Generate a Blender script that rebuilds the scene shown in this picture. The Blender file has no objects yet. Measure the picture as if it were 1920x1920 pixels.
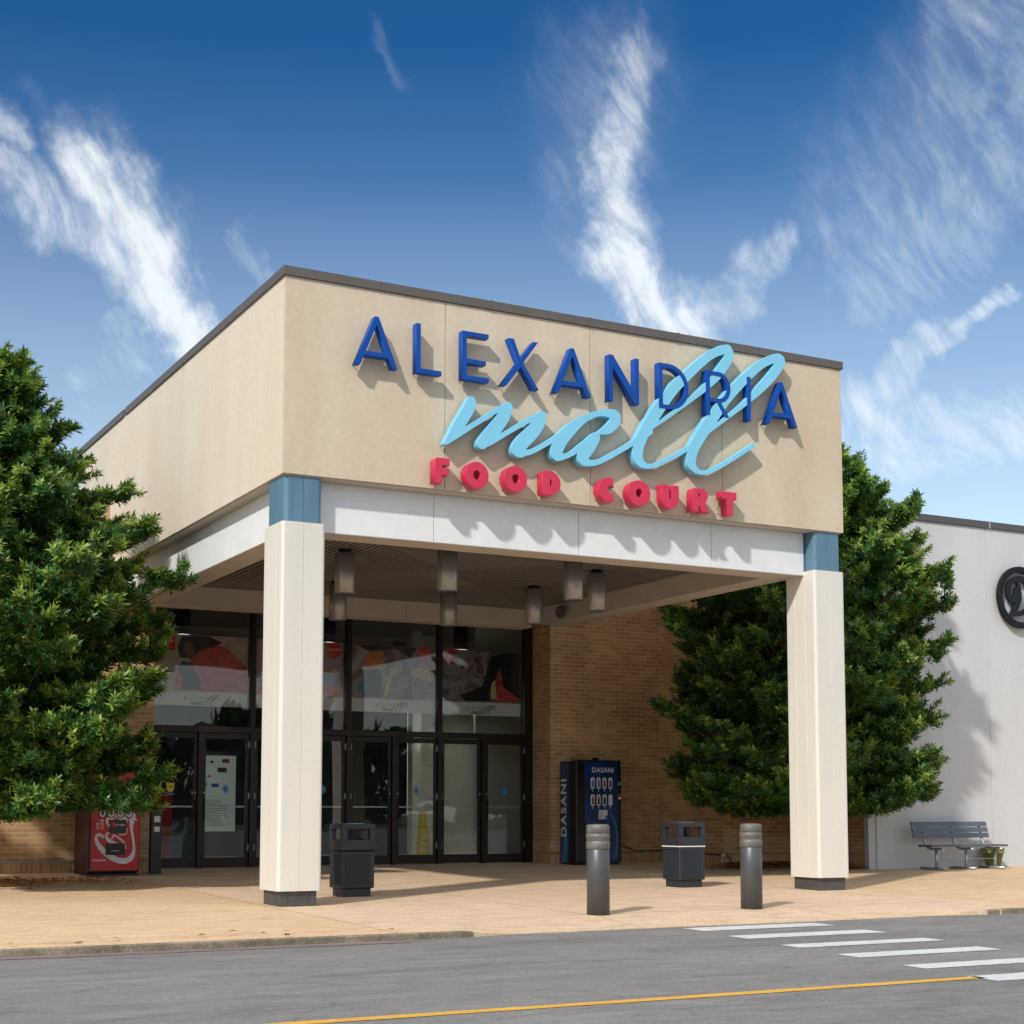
import bpy, bmesh, math, random
import numpy as np
from mathutils import Matrix, Vector
R = math.radians
C = bpy.context.scene.collection
scene = bpy.context.scene
random.seed(7)

# ------------------------------------------------------------------ camera
cd = bpy.data.cameras.new('camera')
cam = bpy.data.objects.new('camera', cd)
C.objects.link(cam)
cd.sensor_width = 36; cd.sensor_fit = 'HORIZONTAL'
cd.lens = 2922.93 / 1920 * 36
cd.shift_x = -0.0029; cd.shift_y = 0.1565
cd.clip_start = 0.1; cd.clip_end = 3000
YAW, PIT = 0.49282, 0.08978
F = Vector((math.sin(YAW) * math.cos(PIT), math.cos(YAW) * math.cos(PIT), math.sin(PIT)))
cam.location = (-6.5156, -18.2525, 1.15)
cam.rotation_euler = (F.to_track_quat('-Z', 'Y')).to_euler()
scene.camera = cam
scene.render.resolution_x = scene.render.resolution_y = 1024

# ------------------------------------------------------------------ sun, sky, exposure
SUN = Vector((-1.45, -1.0, 1.32)).normalized()
sd = bpy.data.lights.new('sun', 'SUN')
sd.energy = 2.45; sd.angle = R(2.2); sd.color = (1.0, 0.94, 0.85)
so = bpy.data.objects.new('sun', sd); C.objects.link(so)
so.rotation_euler = SUN.to_track_quat('Z', 'Y').to_euler()
so.location = (-30, -30, 30)
scene.view_settings.view_transform = 'Standard'
scene.view_settings.look = 'None'
scene.view_settings.gamma = 1
scene.view_settings.exposure = 0.56
scene.cycles.max_bounces = 8
scene.cycles.transparent_max_bounces = 16

w = bpy.data.worlds.new('World'); scene.world = w
w.use_nodes = True
nt = w.node_tree; N = nt.nodes; L = nt.links
N.clear()

def nd(t, tree=None, **kw):
    n = (tree or nt).nodes.new(t)
    for k, v in kw.items(): setattr(n, k, v)
    return n
def mth(op, a, b=None, c=None, clamp=False):
    n = nd('ShaderNodeMath', operation=op); n.use_clamp = clamp
    for i, v in enumerate((a, b, c)):
        if v is None: continue
        if isinstance(v, (int, float)): n.inputs[i].default_value = v
        else: L.new(v, n.inputs[i])
    return n.outputs[0]
def vmt(op, a, b=None):
    n = nd('ShaderNodeVectorMath', operation=op)
    for i, v in enumerate((a, b)):
        if v is None: continue
        if isinstance(v, tuple): n.inputs[i].default_value = v
        else: L.new(v, n.inputs[i])
    return n
tc = nd('ShaderNodeTexCoord')
sep = nd('ShaderNodeSeparateXYZ'); L.new(tc.outputs['Generated'], sep.inputs[0])
az = mth('ARCTAN2', sep.outputs[0], sep.outputs[1])
el = mth('ARCSINE', sep.outputs[2])
sky = nd('ShaderNodeTexSky', sky_type='NISHITA'); sky.sun_disc = False
sky.sun_elevation = math.asin(SUN.z); sky.sun_rotation = math.atan2(SUN.x, SUN.y)
sky.air_density = 1.0; sky.dust_density = 0.6; sky.ozone_density = 2.5
# cloud field in azimuth / elevation, stretched wisps
cv = nd('ShaderNodeCombineXYZ'); L.new(az, cv.inputs[0]); L.new(el, cv.inputs[1])
def noise(vec, sx, sy, rot, detail=9, rough=0.62, dist=0.0, off=0.0, scale=1.0):
    m = nd('ShaderNodeMapping'); m.vector_type = 'POINT'
    m.inputs['Rotation'].default_value = (0, 0, rot)
    m.inputs['Location'].default_value = (off, off * .7, off * .3)
    m2 = nd('ShaderNodeMapping'); m2.inputs['Scale'].default_value = (sx, sy, 1)
    L.new(vec, m.inputs[0]); L.new(m.outputs[0], m2.inputs[0])
    n = nd('ShaderNodeTexNoise'); n.inputs['Scale'].default_value = scale
    n.inputs['Detail'].default_value = detail; n.inputs['Roughness'].default_value = rough
    n.inputs['Distortion'].default_value = dist
    L.new(m2.outputs[0], n.inputs['Vector'])
    return n
wp = noise(cv.outputs[0], 14, 14, 0, 5, .6, 0, 3.1)
wsub = vmt('SUBTRACT', wp.outputs['Color'], (0.5, 0.5, 0.5))
wsc = vmt('MULTIPLY', wsub.outputs[0], (0.075, 0.075, 0.0))
wc = vmt('ADD', cv.outputs[0], wsc.outputs[0]).outputs[0]
def capsule(a, b, r0, r1, amp, p=1.5):
    """soft streak from a to b (azimuth, elevation), radius r0 to r1"""
    pa = vmt('SUBTRACT', wc, (a[0], a[1], 0)).outputs[0]
    ba = (b[0] - a[0], b[1] - a[1], 0); l2 = ba[0] ** 2 + ba[1] ** 2
    t = mth('MULTIPLY', vmt('DOT_PRODUCT', pa, ba).outputs['Value'], 1 / l2, clamp=True)
    cxyz = nd('ShaderNodeCombineXYZ')
    L.new(mth('MULTIPLY', t, ba[0]), cxyz.inputs[0]); L.new(mth('MULTIPLY', t, ba[1]), cxyz.inputs[1])
    d = vmt('LENGTH', vmt('SUBTRACT', pa, cxyz.outputs[0]).outputs[0]).outputs['Value']
    rr = mth('MULTIPLY_ADD', t, r1 - r0, r0)
    q = mth('DIVIDE', d, rr)
    g = nd('ShaderNodeMapRange', interpolation_type='SMOOTHERSTEP'); L.new(q, g.inputs[0])
    g.inputs[1].default_value = 1.0; g.inputs[2].default_value = 0.0; g.inputs[3].default_value = 0.0; g.inputs[4].default_value = amp
    return g.outputs[0]
caps = [
    ((0.183, 0.430), (0.225, 0.388), 0.0126, 0.0306, 0.110), ((0.218, 0.395), (0.262, 0.335), 0.0396, 0.0450, 1.10),
    ((0.255, 0.345), (0.288, 0.285), 0.0414, 0.0270, 1.19), ((0.160, 0.380), (0.240, 0.352), 0.0270, 0.0540, 0.79),
    ((0.150, 0.412), (0.172, 0.397), 0.0198, 0.0180, 0.79), ((0.205, 0.365), (0.262, 0.310), 0.0306, 0.0360, 0.88),
    ((0.230, 0.300), (0.262, 0.268), 0.0234, 0.0162, 0.50), ((0.25, 0.285), (0.21, 0.25), 0.0450, 0.0360, 0.45),
    ((0.572, 0.458), (0.560, 0.405), 0.0360, 0.0378, 0.70), ((0.558, 0.41), (0.570, 0.35), 0.0324, 0.0468, 1.01),
    ((0.562, 0.360), (0.590, 0.318), 0.0468, 0.0468, 1.19), ((0.588, 0.318), (0.618, 0.283), 0.0432, 0.0306, 1.14),
    ((0.600, 0.305), (0.668, 0.345), 0.0324, 0.0306, 0.66), ((0.555, 0.44), (0.545, 0.36), 0.0810, 0.0540, 0.28),
    ((0.83, 0.47), (0.74, 0.37), 0.0900, 0.0990, 0.36), ((0.83, 0.40), (0.73, 0.33), 0.0810, 0.0900, 0.46),
    ((0.806, 0.310), (0.752, 0.275), 0.0144, 0.0198, 0.79), ((0.765, 0.290), (0.70, 0.235), 0.0270, 0.0540, 0.75),
    ((0.86, 0.235), (0.73, 0.225), 0.0630, 0.0720, 0.75), ((0.78, 0.47), (0.84, 0.42), 0.0450, 0.0630, 0.45),
    ((0.400, 0.486), (0.416, 0.460), 0.0090, 0.0108, 0.16), ((0.312, 0.356), (0.335, 0.320), 0.0198, 0.0198, 0.38),
    ((0.44, 0.20), (0.9, 0.20), 0.0540, 0.0540, 0.40),
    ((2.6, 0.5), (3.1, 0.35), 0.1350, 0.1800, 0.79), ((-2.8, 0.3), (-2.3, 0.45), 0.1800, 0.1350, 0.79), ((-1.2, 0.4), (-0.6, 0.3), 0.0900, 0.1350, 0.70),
]
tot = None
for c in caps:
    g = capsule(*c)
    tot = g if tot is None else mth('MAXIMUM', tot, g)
lw = noise(cv.outputs[0], 9, 9, 0, 1.5, .5, 0, 7.7)
lws = vmt('MULTIPLY', vmt('SUBTRACT', lw.outputs['Color'], (0.5, 0.5, 0.5)).outputs[0], (0.06, 0.06, 0.0))
fv = vmt('ADD', cv.outputs[0], lws.outputs[0]).outputs[0]
n1 = noise(fv, 26, 100, 0.95, 12, .60, 0.0, 1.3)
n2 = noise(fv, 110, 60, -0.25, 12, .66, 0.0, 5.7)
nn = mth('ADD', mth('MULTIPLY', n1.outputs['Fac'], 0.62), mth('MULTIPLY', n2.outputs['Fac'], 0.38))
nc = nd('ShaderNodeMapRange', interpolation_type='SMOOTHSTEP'); L.new(mth('ADD', nn, mth('MULTIPLY', tot, 0.16)), nc.inputs[0])
nc.inputs[1].default_value = 0.40; nc.inputs[2].default_value = 0.92; nc.inputs[3].default_value = 0.0; nc.inputs[4].default_value = 1.0
body = mth('MULTIPLY', tot, mth('MULTIPLY_ADD', nc.outputs[0], 0.80, 0.21))
dens = mth('SMOOTH_MIN', body, 0.84, 0.3)
# broken bright cloud added out of view, overhead and behind, for fill light
hi = nd('ShaderNodeMapRange', interpolation_type='SMOOTHSTEP'); L.new(el, hi.inputs[0]); hi.inputs[1].default_value = 0.56; hi.inputs[2].default_value = 0.85; hi.inputs[3].default_value = 0; hi.inputs[4].default_value = 0.8
bk = nd('ShaderNodeMapRange', interpolation_type='SMOOTHSTEP'); L.new(sep.outputs[1], bk.inputs[0]); bk.inputs[1].default_value = 0.25; bk.inputs[2].default_value = -0.35; bk.inputs[3].default_value = 0; bk.inputs[4].default_value = 0.75
n3 = nd('ShaderNodeTexNoise'); L.new(tc.outputs['Generated'], n3.inputs['Vector']); n3.inputs['Scale'].default_value = 3.2; n3.inputs['Detail'].default_value = 7; n3.inputs['Roughness'].default_value = .6
cvr = mth('MULTIPLY', mth('MAXIMUM', hi.outputs[0], bk.outputs[0]), mth('MULTIPLY', n3.outputs['Fac'], 1.9, clamp=True))
dens = mth('MAXIMUM', dens, cvr)
# general low haze veil towards the horizon
mr = nd('ShaderNodeMapRange'); L.new(el, mr.inputs[0])
mr.inputs[1].default_value = 0.05; mr.inputs[2].default_value = 0.40; mr.inputs[3].default_value = 0.42; mr.inputs[4].default_value = 0.0
dens = mth('MAXIMUM', dens, mr.outputs[0])
# graded sky tint (polarised deep blue overhead)
hs = nd('ShaderNodeMapRange'); L.new(el, hs.inputs[0])
hs.inputs[1].default_value = 0.12; hs.inputs[2].default_value = 0.47; hs.inputs[3].default_value = 0; hs.inputs[4].default_value = 1
tint = nd('ShaderNodeMix', data_type='RGBA'); L.new(hs.outputs[0], tint.inputs['Factor'])
tint.inputs['A'].default_value = (0.74, 0.76, 0.70, 1); tint.inputs['B'].default_value = (0.072, 0.26, 0.42, 1)
mul = nd('ShaderNodeMix', data_type='RGBA', blend_type='MULTIPLY'); mul.inputs['Factor'].default_value = 1
L.new(sky.outputs[0], mul.inputs['A']); L.new(tint.outputs['Result'], mul.inputs['B'])
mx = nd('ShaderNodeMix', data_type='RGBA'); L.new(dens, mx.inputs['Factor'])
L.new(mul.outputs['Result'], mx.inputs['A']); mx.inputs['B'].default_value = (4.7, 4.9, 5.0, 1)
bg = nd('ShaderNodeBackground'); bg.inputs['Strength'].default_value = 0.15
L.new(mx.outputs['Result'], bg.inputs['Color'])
wo = nd('ShaderNodeOutputWorld'); L.new(bg.outputs[0], wo.inputs[0])

# ------------------------------------------------------------------ materials
def srgb(r, g, b):
    f = lambda c: (c / 255 / 12.92) if c / 255 <= 0.04045 else ((c / 255 + 0.055) / 1.055) ** 2.4
    return (f(r), f(g), f(b), 1)
def mat(name, col, rough=0.6, metal=0.0, var=0.0, vscale=3.0, col2=None, bump=0.0, bscale=40, spec=0.5,
        coat=0.0, streak=None, fine=0.0, fscale=200):
    m = bpy.data.materials.new(name); m.use_nodes = True
    t = m.node_tree; ns = t.nodes; lk = t.links
    b = ns['Principled BSDF']
    b.inputs['Roughness'].default_value = rough; b.inputs['Metallic'].default_value = metal
    b.inputs['Specular IOR Level'].default_value = spec
    b.inputs['Coat Weight'].default_value = coat
    b.inputs['Base Color'].default_value = (*col[:3], 1)
    o = ns.new('ShaderNodeTexCoord')
    src = None
    if var or col2:
        c2 = col2 or tuple(c * (1 - var) for c in col[:3])
        n = ns.new('ShaderNodeTexNoise'); n.inputs['Scale'].default_value = vscale
        n.inputs['Detail'].default_value = 6; n.inputs['Roughness'].default_value = .62
        if streak:
            mp = ns.new('ShaderNodeMapping'); mp.inputs['Scale'].default_value = streak
            lk.new(o.outputs['Object'], mp.inputs[0]); lk.new(mp.outputs[0], n.inputs['Vector'])
        else: lk.new(o.outputs['Object'], n.inputs['Vector'])
        r = ns.new('ShaderNodeValToRGB'); r.color_ramp.elements[0].position = .35; r.color_ramp.elements[1].position = .68
        r.color_ramp.elements[0].color = (*col[:3], 1); r.color_ramp.elements[1].color = (*c2[:3], 1)
        lk.new(n.outputs['Fac'], r.inputs[0]); src = r.outputs[0]
    if fine:
        n = ns.new('ShaderNodeTexNoise'); n.inputs['Scale'].default_value = fscale; n.inputs['Detail'].default_value = 3
        lk.new(o.outputs['Object'], n.inputs['Vector'])
        mr = ns.new('ShaderNodeMapRange'); lk.new(n.outputs['Fac'], mr.inputs[0])
        mr.inputs[1].default_value = .3; mr.inputs[2].default_value = .7
        mr.inputs[3].default_value = 1 - fine; mr.inputs[4].default_value = 1 + fine
        mm = ns.new('ShaderNodeMix'); mm.data_type = 'RGBA'; mm.blend_type = 'MULTIPLY'; mm.inputs['Factor'].default_value = 1
        if src: lk.new(src, mm.inputs['A'])
        else: mm.inputs['A'].default_value = (*col[:3], 1)
        lk.new(mr.outputs[0], mm.inputs['B']); src = mm.outputs['Result']
    if src: lk.new(src, b.inputs['Base Color'])
    if bump:
        n = ns.new('ShaderNodeTexNoise'); n.inputs['Scale'].default_value = bscale; n.inputs['Detail'].default_value = 4
        lk.new(o.outputs['Object'], n.inputs['Vector'])
        bp = ns.new('ShaderNodeBump'); bp.inputs['Strength'].default_value = bump; bp.inputs['Distance'].default_value = .01
        lk.new(n.outputs['Fac'], bp.inputs['Height']); lk.new(bp.outputs[0], b.inputs['Normal'])
    return m

def brick_mat(name, axis='x', soldier=False):
    m = bpy.data.materials.new(name); m.use_nodes = True
    t = m.node_tree; ns = t.nodes; lk = t.links
    b = ns['Principled BSDF']; b.inputs['Roughness'].default_value = .88
    o = ns.new('ShaderNodeTexCoord'); sp = ns.new('ShaderNodeSeparateXYZ'); cb = ns.new('ShaderNodeCombineXYZ')
    lk.new(o.outputs['Object'], sp.inputs[0])
    if soldier:
        lk.new(sp.outputs['Z'], cb.inputs[0]); lk.new(sp.outputs['X' if axis == 'x' else 'Y'], cb.inputs[1])
    else:
        lk.new(sp.outputs['X' if axis == 'x' else 'Y'], cb.inputs[0]); lk.new(sp.outputs['Z'], cb.inputs[1])
    br = ns.new('ShaderNodeTexBrick'); lk.new(cb.outputs[0], br.inputs['Vector'])
    br.inputs['Scale'].default_value = 1; br.inputs['Brick Width'].default_value = .245 if not soldier else .8
    br.inputs['Row Height'].default_value = .0813; br.inputs['Mortar Size'].default_value = .008
    br.inputs['Mortar Smooth'].default_value = .3; br.inputs['Bias'].default_value = 0
    br.inputs['Color1'].default_value = (.39, .215, .095, 1); br.inputs['Color2'].default_value = (.56, .34, .165, 1)
    br.inputs['Mortar'].default_value = (.60, .44, .28, 1)
    if soldier: br.offset = 0
    n = ns.new('ShaderNodeTexNoise'); n.inputs['Scale'].default_value = 1.1; n.inputs['Detail'].default_value = 5
    lk.new(o.outputs['Object'], n.inputs['Vector'])
    mr = ns.new('ShaderNodeMapRange'); lk.new(n.outputs['Fac'], mr.inputs[0])
    mr.inputs[1].default_value = .3; mr.inputs[2].default_value = .7; mr.inputs[3].default_value = .78; mr.inputs[4].default_value = 1.15
    mm = ns.new('ShaderNodeMix'); mm.data_type = 'RGBA'; mm.blend_type = 'MULTIPLY'; mm.inputs['Factor'].default_value = 1
    lk.new(br.outputs['Color'], mm.inputs['A']); lk.new(mr.outputs[0], mm.inputs['B'])
    lk.new(mm.outputs['Result'], b.inputs['Base Color'])
    bp = ns.new('ShaderNodeBump'); bp.invert = True; bp.inputs['Strength'].default_value = .6; bp.inputs['Distance'].default_value = .008
    lk.new(br.outputs['Fac'], bp.inputs['Height']); lk.new(bp.outputs[0], b.inputs['Normal'])
    return m

def glass_mat(name, tint=(.80, .84, .84), ior=1.55, boost=1.0):
    m = bpy.data.materials.new(name); m.use_nodes = True
    t = m.node_tree; ns = t.nodes; lk = t.links; ns.clear()
    tr = ns.new('ShaderNodeBsdfTransparent'); tr.inputs[0].default_value = (*tint, 1)
    gl = ns.new('ShaderNodeBsdfGlossy'); gl.inputs['Roughness'].default_value = .012
    n = ns.new('ShaderNodeTexNoise'); n.inputs['Scale'].default_value = .7; n.inputs['Detail'].default_value = 1
    o = ns.new('ShaderNodeTexCoord'); lk.new(o.outputs['Object'], n.inputs['Vector'])
    bp = ns.new('ShaderNodeBump'); bp.inputs['Strength'].default_value = .25; bp.inputs['Distance'].default_value = .02
    lk.new(n.outputs['Fac'], bp.inputs['Height']); lk.new(bp.outputs[0], gl.inputs['Normal'])
    fr = ns.new('ShaderNodeFresnel'); fr.inputs[0].default_value = ior
    mu = ns.new('ShaderNodeMath'); mu.operation = 'MULTIPLY'; mu.inputs[1].default_value = 2.0 * boost; mu.use_clamp = True
    lk.new(fr.outputs[0], mu.inputs[0])
    mx = ns.new('ShaderNodeMixShader'); lk.new(mu.outputs[0], mx.inputs[0]); lk.new(tr.outputs[0], mx.inputs[1]); lk.new(gl.outputs[0], mx.inputs[2])
    ou = ns.new('ShaderNodeOutputMaterial'); lk.new(mx.outputs[0], ou.inputs[0])
    return m

def leaf_mat(name, c1, c2, rough=.38, trans=.22):
    m = bpy.data.materials.new(name); m.use_nodes = True
    t = m.node_tree; ns = t.nodes; lk = t.links
    b = ns['Principled BSDF']; b.inputs['Roughness'].default_value = rough; b.inputs['Specular IOR Level'].default_value = .45
    g = ns.new('ShaderNodeNewGeometry')
    r = ns.new('ShaderNodeValToRGB'); r.color_ramp.elements[0].color = (*c1, 1); r.color_ramp.elements[1].color = (*c2, 1)
    lk.new(g.outputs['Random Per Island'], r.inputs[0]); lk.new(r.outputs[0], b.inputs['Base Color'])
    tl = ns.new('ShaderNodeBsdfTranslucent')
    hu = ns.new('ShaderNodeHueSaturation'); hu.inputs['Saturation'].default_value = 1.15; hu.inputs['Value'].default_value = 1.5
    lk.new(r.outputs[0], hu.inputs['Color']); lk.new(hu.outputs[0], tl.inputs[0])
    mx = ns.new('ShaderNodeMixShader'); mx.inputs[0].default_value = trans
    lk.new(b.outputs[0], mx.inputs[1]); lk.new(tl.outputs[0], mx.inputs[2])
    lk.new(mx.outputs[0], ns['Material Output'].inputs[0])
    return m

def emit_mat(name, col, s):
    m = bpy.data.materials.new(name); m.use_nodes = True
    b = m.node_tree.nodes['Principled BSDF']; b.inputs['Base Color'].default_value = (*col, 1)
    b.inputs['Emission Color'].default_value = (*col, 1); b.inputs['Emission Strength'].default_value = s
    return m

def walk_mat(name, ca, cb, joints_x, joint_y):
    """washed-aggregate paving with stains and control joints"""
    m = bpy.data.materials.new(name); m.use_nodes = True
    t = m.node_tree; ns = t.nodes; lk = t.links
    b = ns['Principled BSDF']; b.inputs['Roughness'].default_value = .85
    o = ns.new('ShaderNodeTexCoord')
    def nz(s, d=5, r=.6, sc=None):
        n = ns.new('ShaderNodeTexNoise'); n.inputs['Scale'].default_value = s; n.inputs['Detail'].default_value = d; n.inputs['Roughness'].default_value = r
        if sc:
            mp = ns.new('ShaderNodeMapping'); mp.inputs['Scale'].default_value = sc
            lk.new(o.outputs['Object'], mp.inputs[0]); lk.new(mp.outputs[0], n.inputs['Vector'])
        else: lk.new(o.outputs['Object'], n.inputs['Vector'])
        return n.outputs['Fac']
    def ramp(f, stops):
        r = ns.new('ShaderNodeValToRGB'); cr = r.color_ramp
        cr.elements[0].position = stops[0][0]; cr.elements[0].color = (*stops[0][1], 1)
        cr.elements[1].position = stops[-1][0]; cr.elements[1].color = (*stops[-1][1], 1)
        for p, c in stops[1:-1]:
            e = cr.elements.new(p); e.color = (*c, 1)
        lk.new(f, r.inputs[0]); return r.outputs[0]
    def mulc(a, bb, fac=1):
        n = ns.new('ShaderNodeMix'); n.data_type = 'RGBA'; n.blend_type = 'MULTIPLY'; n.inputs['Factor'].default_value = fac
        lk.new(a, n.inputs['A']); lk.new(bb, n.inputs['B']); return n.outputs['Result']
    base = ramp(nz(.55, 6, .65), [(.33, ca), (.68, cb)])
    base = mulc(base, ramp(nz(2.2, 7, .7, (1, 2.2, 1)), [(.30, (.80, .76, .72)), (.52, (1, 1, 1)), (.75, (1.08, 1.06, 1.04))]))
    v = ns.new('ShaderNodeTexVoronoi'); v.inputs['Scale'].default_value = 85; lk.new(o.outputs['Object'], v.inputs['Vector'])
    peb = ns.new('ShaderNodeSeparateColor'); lk.new(v.outputs['Color'], peb.inputs[0])
    base = mulc(base, ramp(peb.outputs[0], [(0, (.66, .62, .56)), (.4, (1, 1, 1)), (1, (1.28, 1.26, 1.22))]), .8)
    base = mulc(base, ramp(nz(9, 5, .75), [(.27, (.72, .70, .68)), (.40, (1, 1, 1)), (1, (1, 1, 1))]), .8)
    base = mulc(base, ramp(nz(.9, 8, .72, (1, 1.5, 1)), [(.30, (.70, .66, .62)), (.43, (1, 1, 1)), (1, (1, 1, 1))]), .7)
    # joints
    sp = ns.new('ShaderNodeSeparateXYZ'); lk.new(o.outputs['Object'], sp.inputs[0])
    def M(op, a, bb):
        n = ns.new('ShaderNodeMath'); n.operation = op
        for i, q in enumerate((a, bb)):
            if q is None: continue
            if isinstance(q, (int, float)): n.inputs[i].default_value = q
            else: lk.new(q, n.inputs[i])
        return n.outputs[0]
    mask = None
    for axis, step, off in (('X', joints_x, .06), ('Y', joint_y, .35)):
        q = M('PINGPONG', M('ADD', sp.outputs[axis], off), step / 2)
        k = M('LESS_THAN', q, .009)
        mask = k if mask is None else M('MAXIMUM', mask, k)
    mj = ns.new('ShaderNodeMix'); mj.data_type = 'RGBA'; lk.new(M('MULTIPLY', mask, .6), mj.inputs['Factor'])
    lk.new(base, mj.inputs['A']); mj.inputs['B'].default_value = (.10, .07, .045, 1)
    lk.new(mj.outputs['Result'], b.inputs['Base Color'])
    bp = ns.new('ShaderNodeBump'); bp.inputs['Strength'].default_value = .35; bp.inputs['Distance'].default_value = .006
    lk.new(peb.outputs[0], bp.inputs['Height']); lk.new(bp.outputs[0], b.inputs['Normal'])
    return m

def asphalt_mat():
    m = bpy.data.materials.new('asphalt'); m.use_nodes = True
    t = m.node_tree; ns = t.nodes; lk = t.links
    b = ns['Principled BSDF']; b.inputs['Roughness'].default_value = .9
    o = ns.new('ShaderNodeTexCoord')
    def nz(s, d=5, r=.6, sc=None):
        n = ns.new('ShaderNodeTexNoise'); n.inputs['Scale'].default_value = s; n.inputs['Detail'].default_value = d; n.inputs['Roughness'].default_value = r
        mp = ns.new('ShaderNodeMapping'); mp.inputs['Scale'].default_value = sc or (1, 1, 1)
        lk.new(o.outputs['Object'], mp.inputs[0]); lk.new(mp.outputs[0], n.inputs['Vector'])
        return n.outputs['Fac']
    def ramp(f, a, ca, bb, cb):
        r = ns.new('ShaderNodeValToRGB'); cr = r.color_ramp
        cr.elements[0].position = a; cr.elements[0].color = (*ca, 1); cr.elements[1].position = bb; cr.elements[1].color = (*cb, 1)
        lk.new(f, r.inputs[0]); return r.outputs[0]
    def mulc(a, bb, f=1):
        n = ns.new('ShaderNodeMix'); n.data_type = 'RGBA'; n.blend_type = 'MULTIPLY'; n.inputs['Factor'].default_value = f
        lk.new(a, n.inputs['A']); lk.new(bb, n.inputs['B']); return n.outputs['Result']
    c = ramp(nz(.35, 5, .6, (.6, 1.6, 1)), .35, (.175, .168, .163), .7, (.235, .226, .220))
    c = mulc(c, ramp(nz(3, 6, .7, (.5, 1.4, 1)), .3, (.78, .78, .78), .7, (1.15, 1.15, 1.15)))
    v = ns.new('ShaderNodeTexVoronoi'); v.inputs['Scale'].default_value = 75; lk.new(o.outputs['Object'], v.inputs['Vector'])
    s = ns.new('ShaderNodeSeparateColor'); lk.new(v.outputs['Color'], s.inputs[0])
    c = mulc(c, ramp(s.outputs[0], 0, (.84, .84, .84), 1, (1.16, 1.15, 1.14)))
    v2 = ns.new('ShaderNodeTexVoronoi'); v2.inputs['Scale'].default_value = 26; lk.new(o.outputs['Object'], v2.inputs['Vector'])
    s2 = ns.new('ShaderNodeSeparateColor'); lk.new(v2.outputs['Color'], s2.inputs[0])
    c = mulc(c, ramp(s2.outputs[0], .86, (1, 1, 1), .98, (1.22, 1.2, 1.18)))
    c = mulc(c, ramp(nz(1.6, 8, .78, (.35, 2.2, 1)), .36, (.66, .66, .67), .47, (1, 1, 1)), .8)
    vc = ns.new('ShaderNodeTexVoronoi'); vc.feature = 'DISTANCE_TO_EDGE'; vc.inputs['Scale'].default_value = .42
    wn = ns.new('ShaderNodeTexNoise'); wn.inputs['Scale'].default_value = 2.5; wn.inputs['Detail'].default_value = 6
    lk.new(o.outputs['Object'], wn.inputs['Vector'])
    wm = ns.new('ShaderNodeVectorMath'); wm.operation = 'MULTIPLY_ADD'; lk.new(wn.outputs['Color'], wm.inputs[0]); wm.inputs[1].default_value = (.7, .7, 0); lk.new(o.outputs['Object'], wm.inputs[2])
    lk.new(wm.outputs[0], vc.inputs['Vector'])
    c = mulc(c, ramp(vc.outputs['Distance'], .0015, (.62, .62, .62), .006, (1, 1, 1)), .7)
    lk.new(c, b.inputs['Base Color'])
    bp = ns.new('ShaderNodeBump'); bp.inputs['Strength'].default_value = .3; bp.inputs['Distance'].default_value = .006
    lk.new(s.outputs[0], bp.inputs['Height']); lk.new(bp.outputs[0], b.inputs['Normal'])
    return m

def marking_mat(name, col):
    m = mat(name, col, .75, var=.18, vscale=5, fine=.22, fscale=90, bump=.3, bscale=120)
    return m

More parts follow.
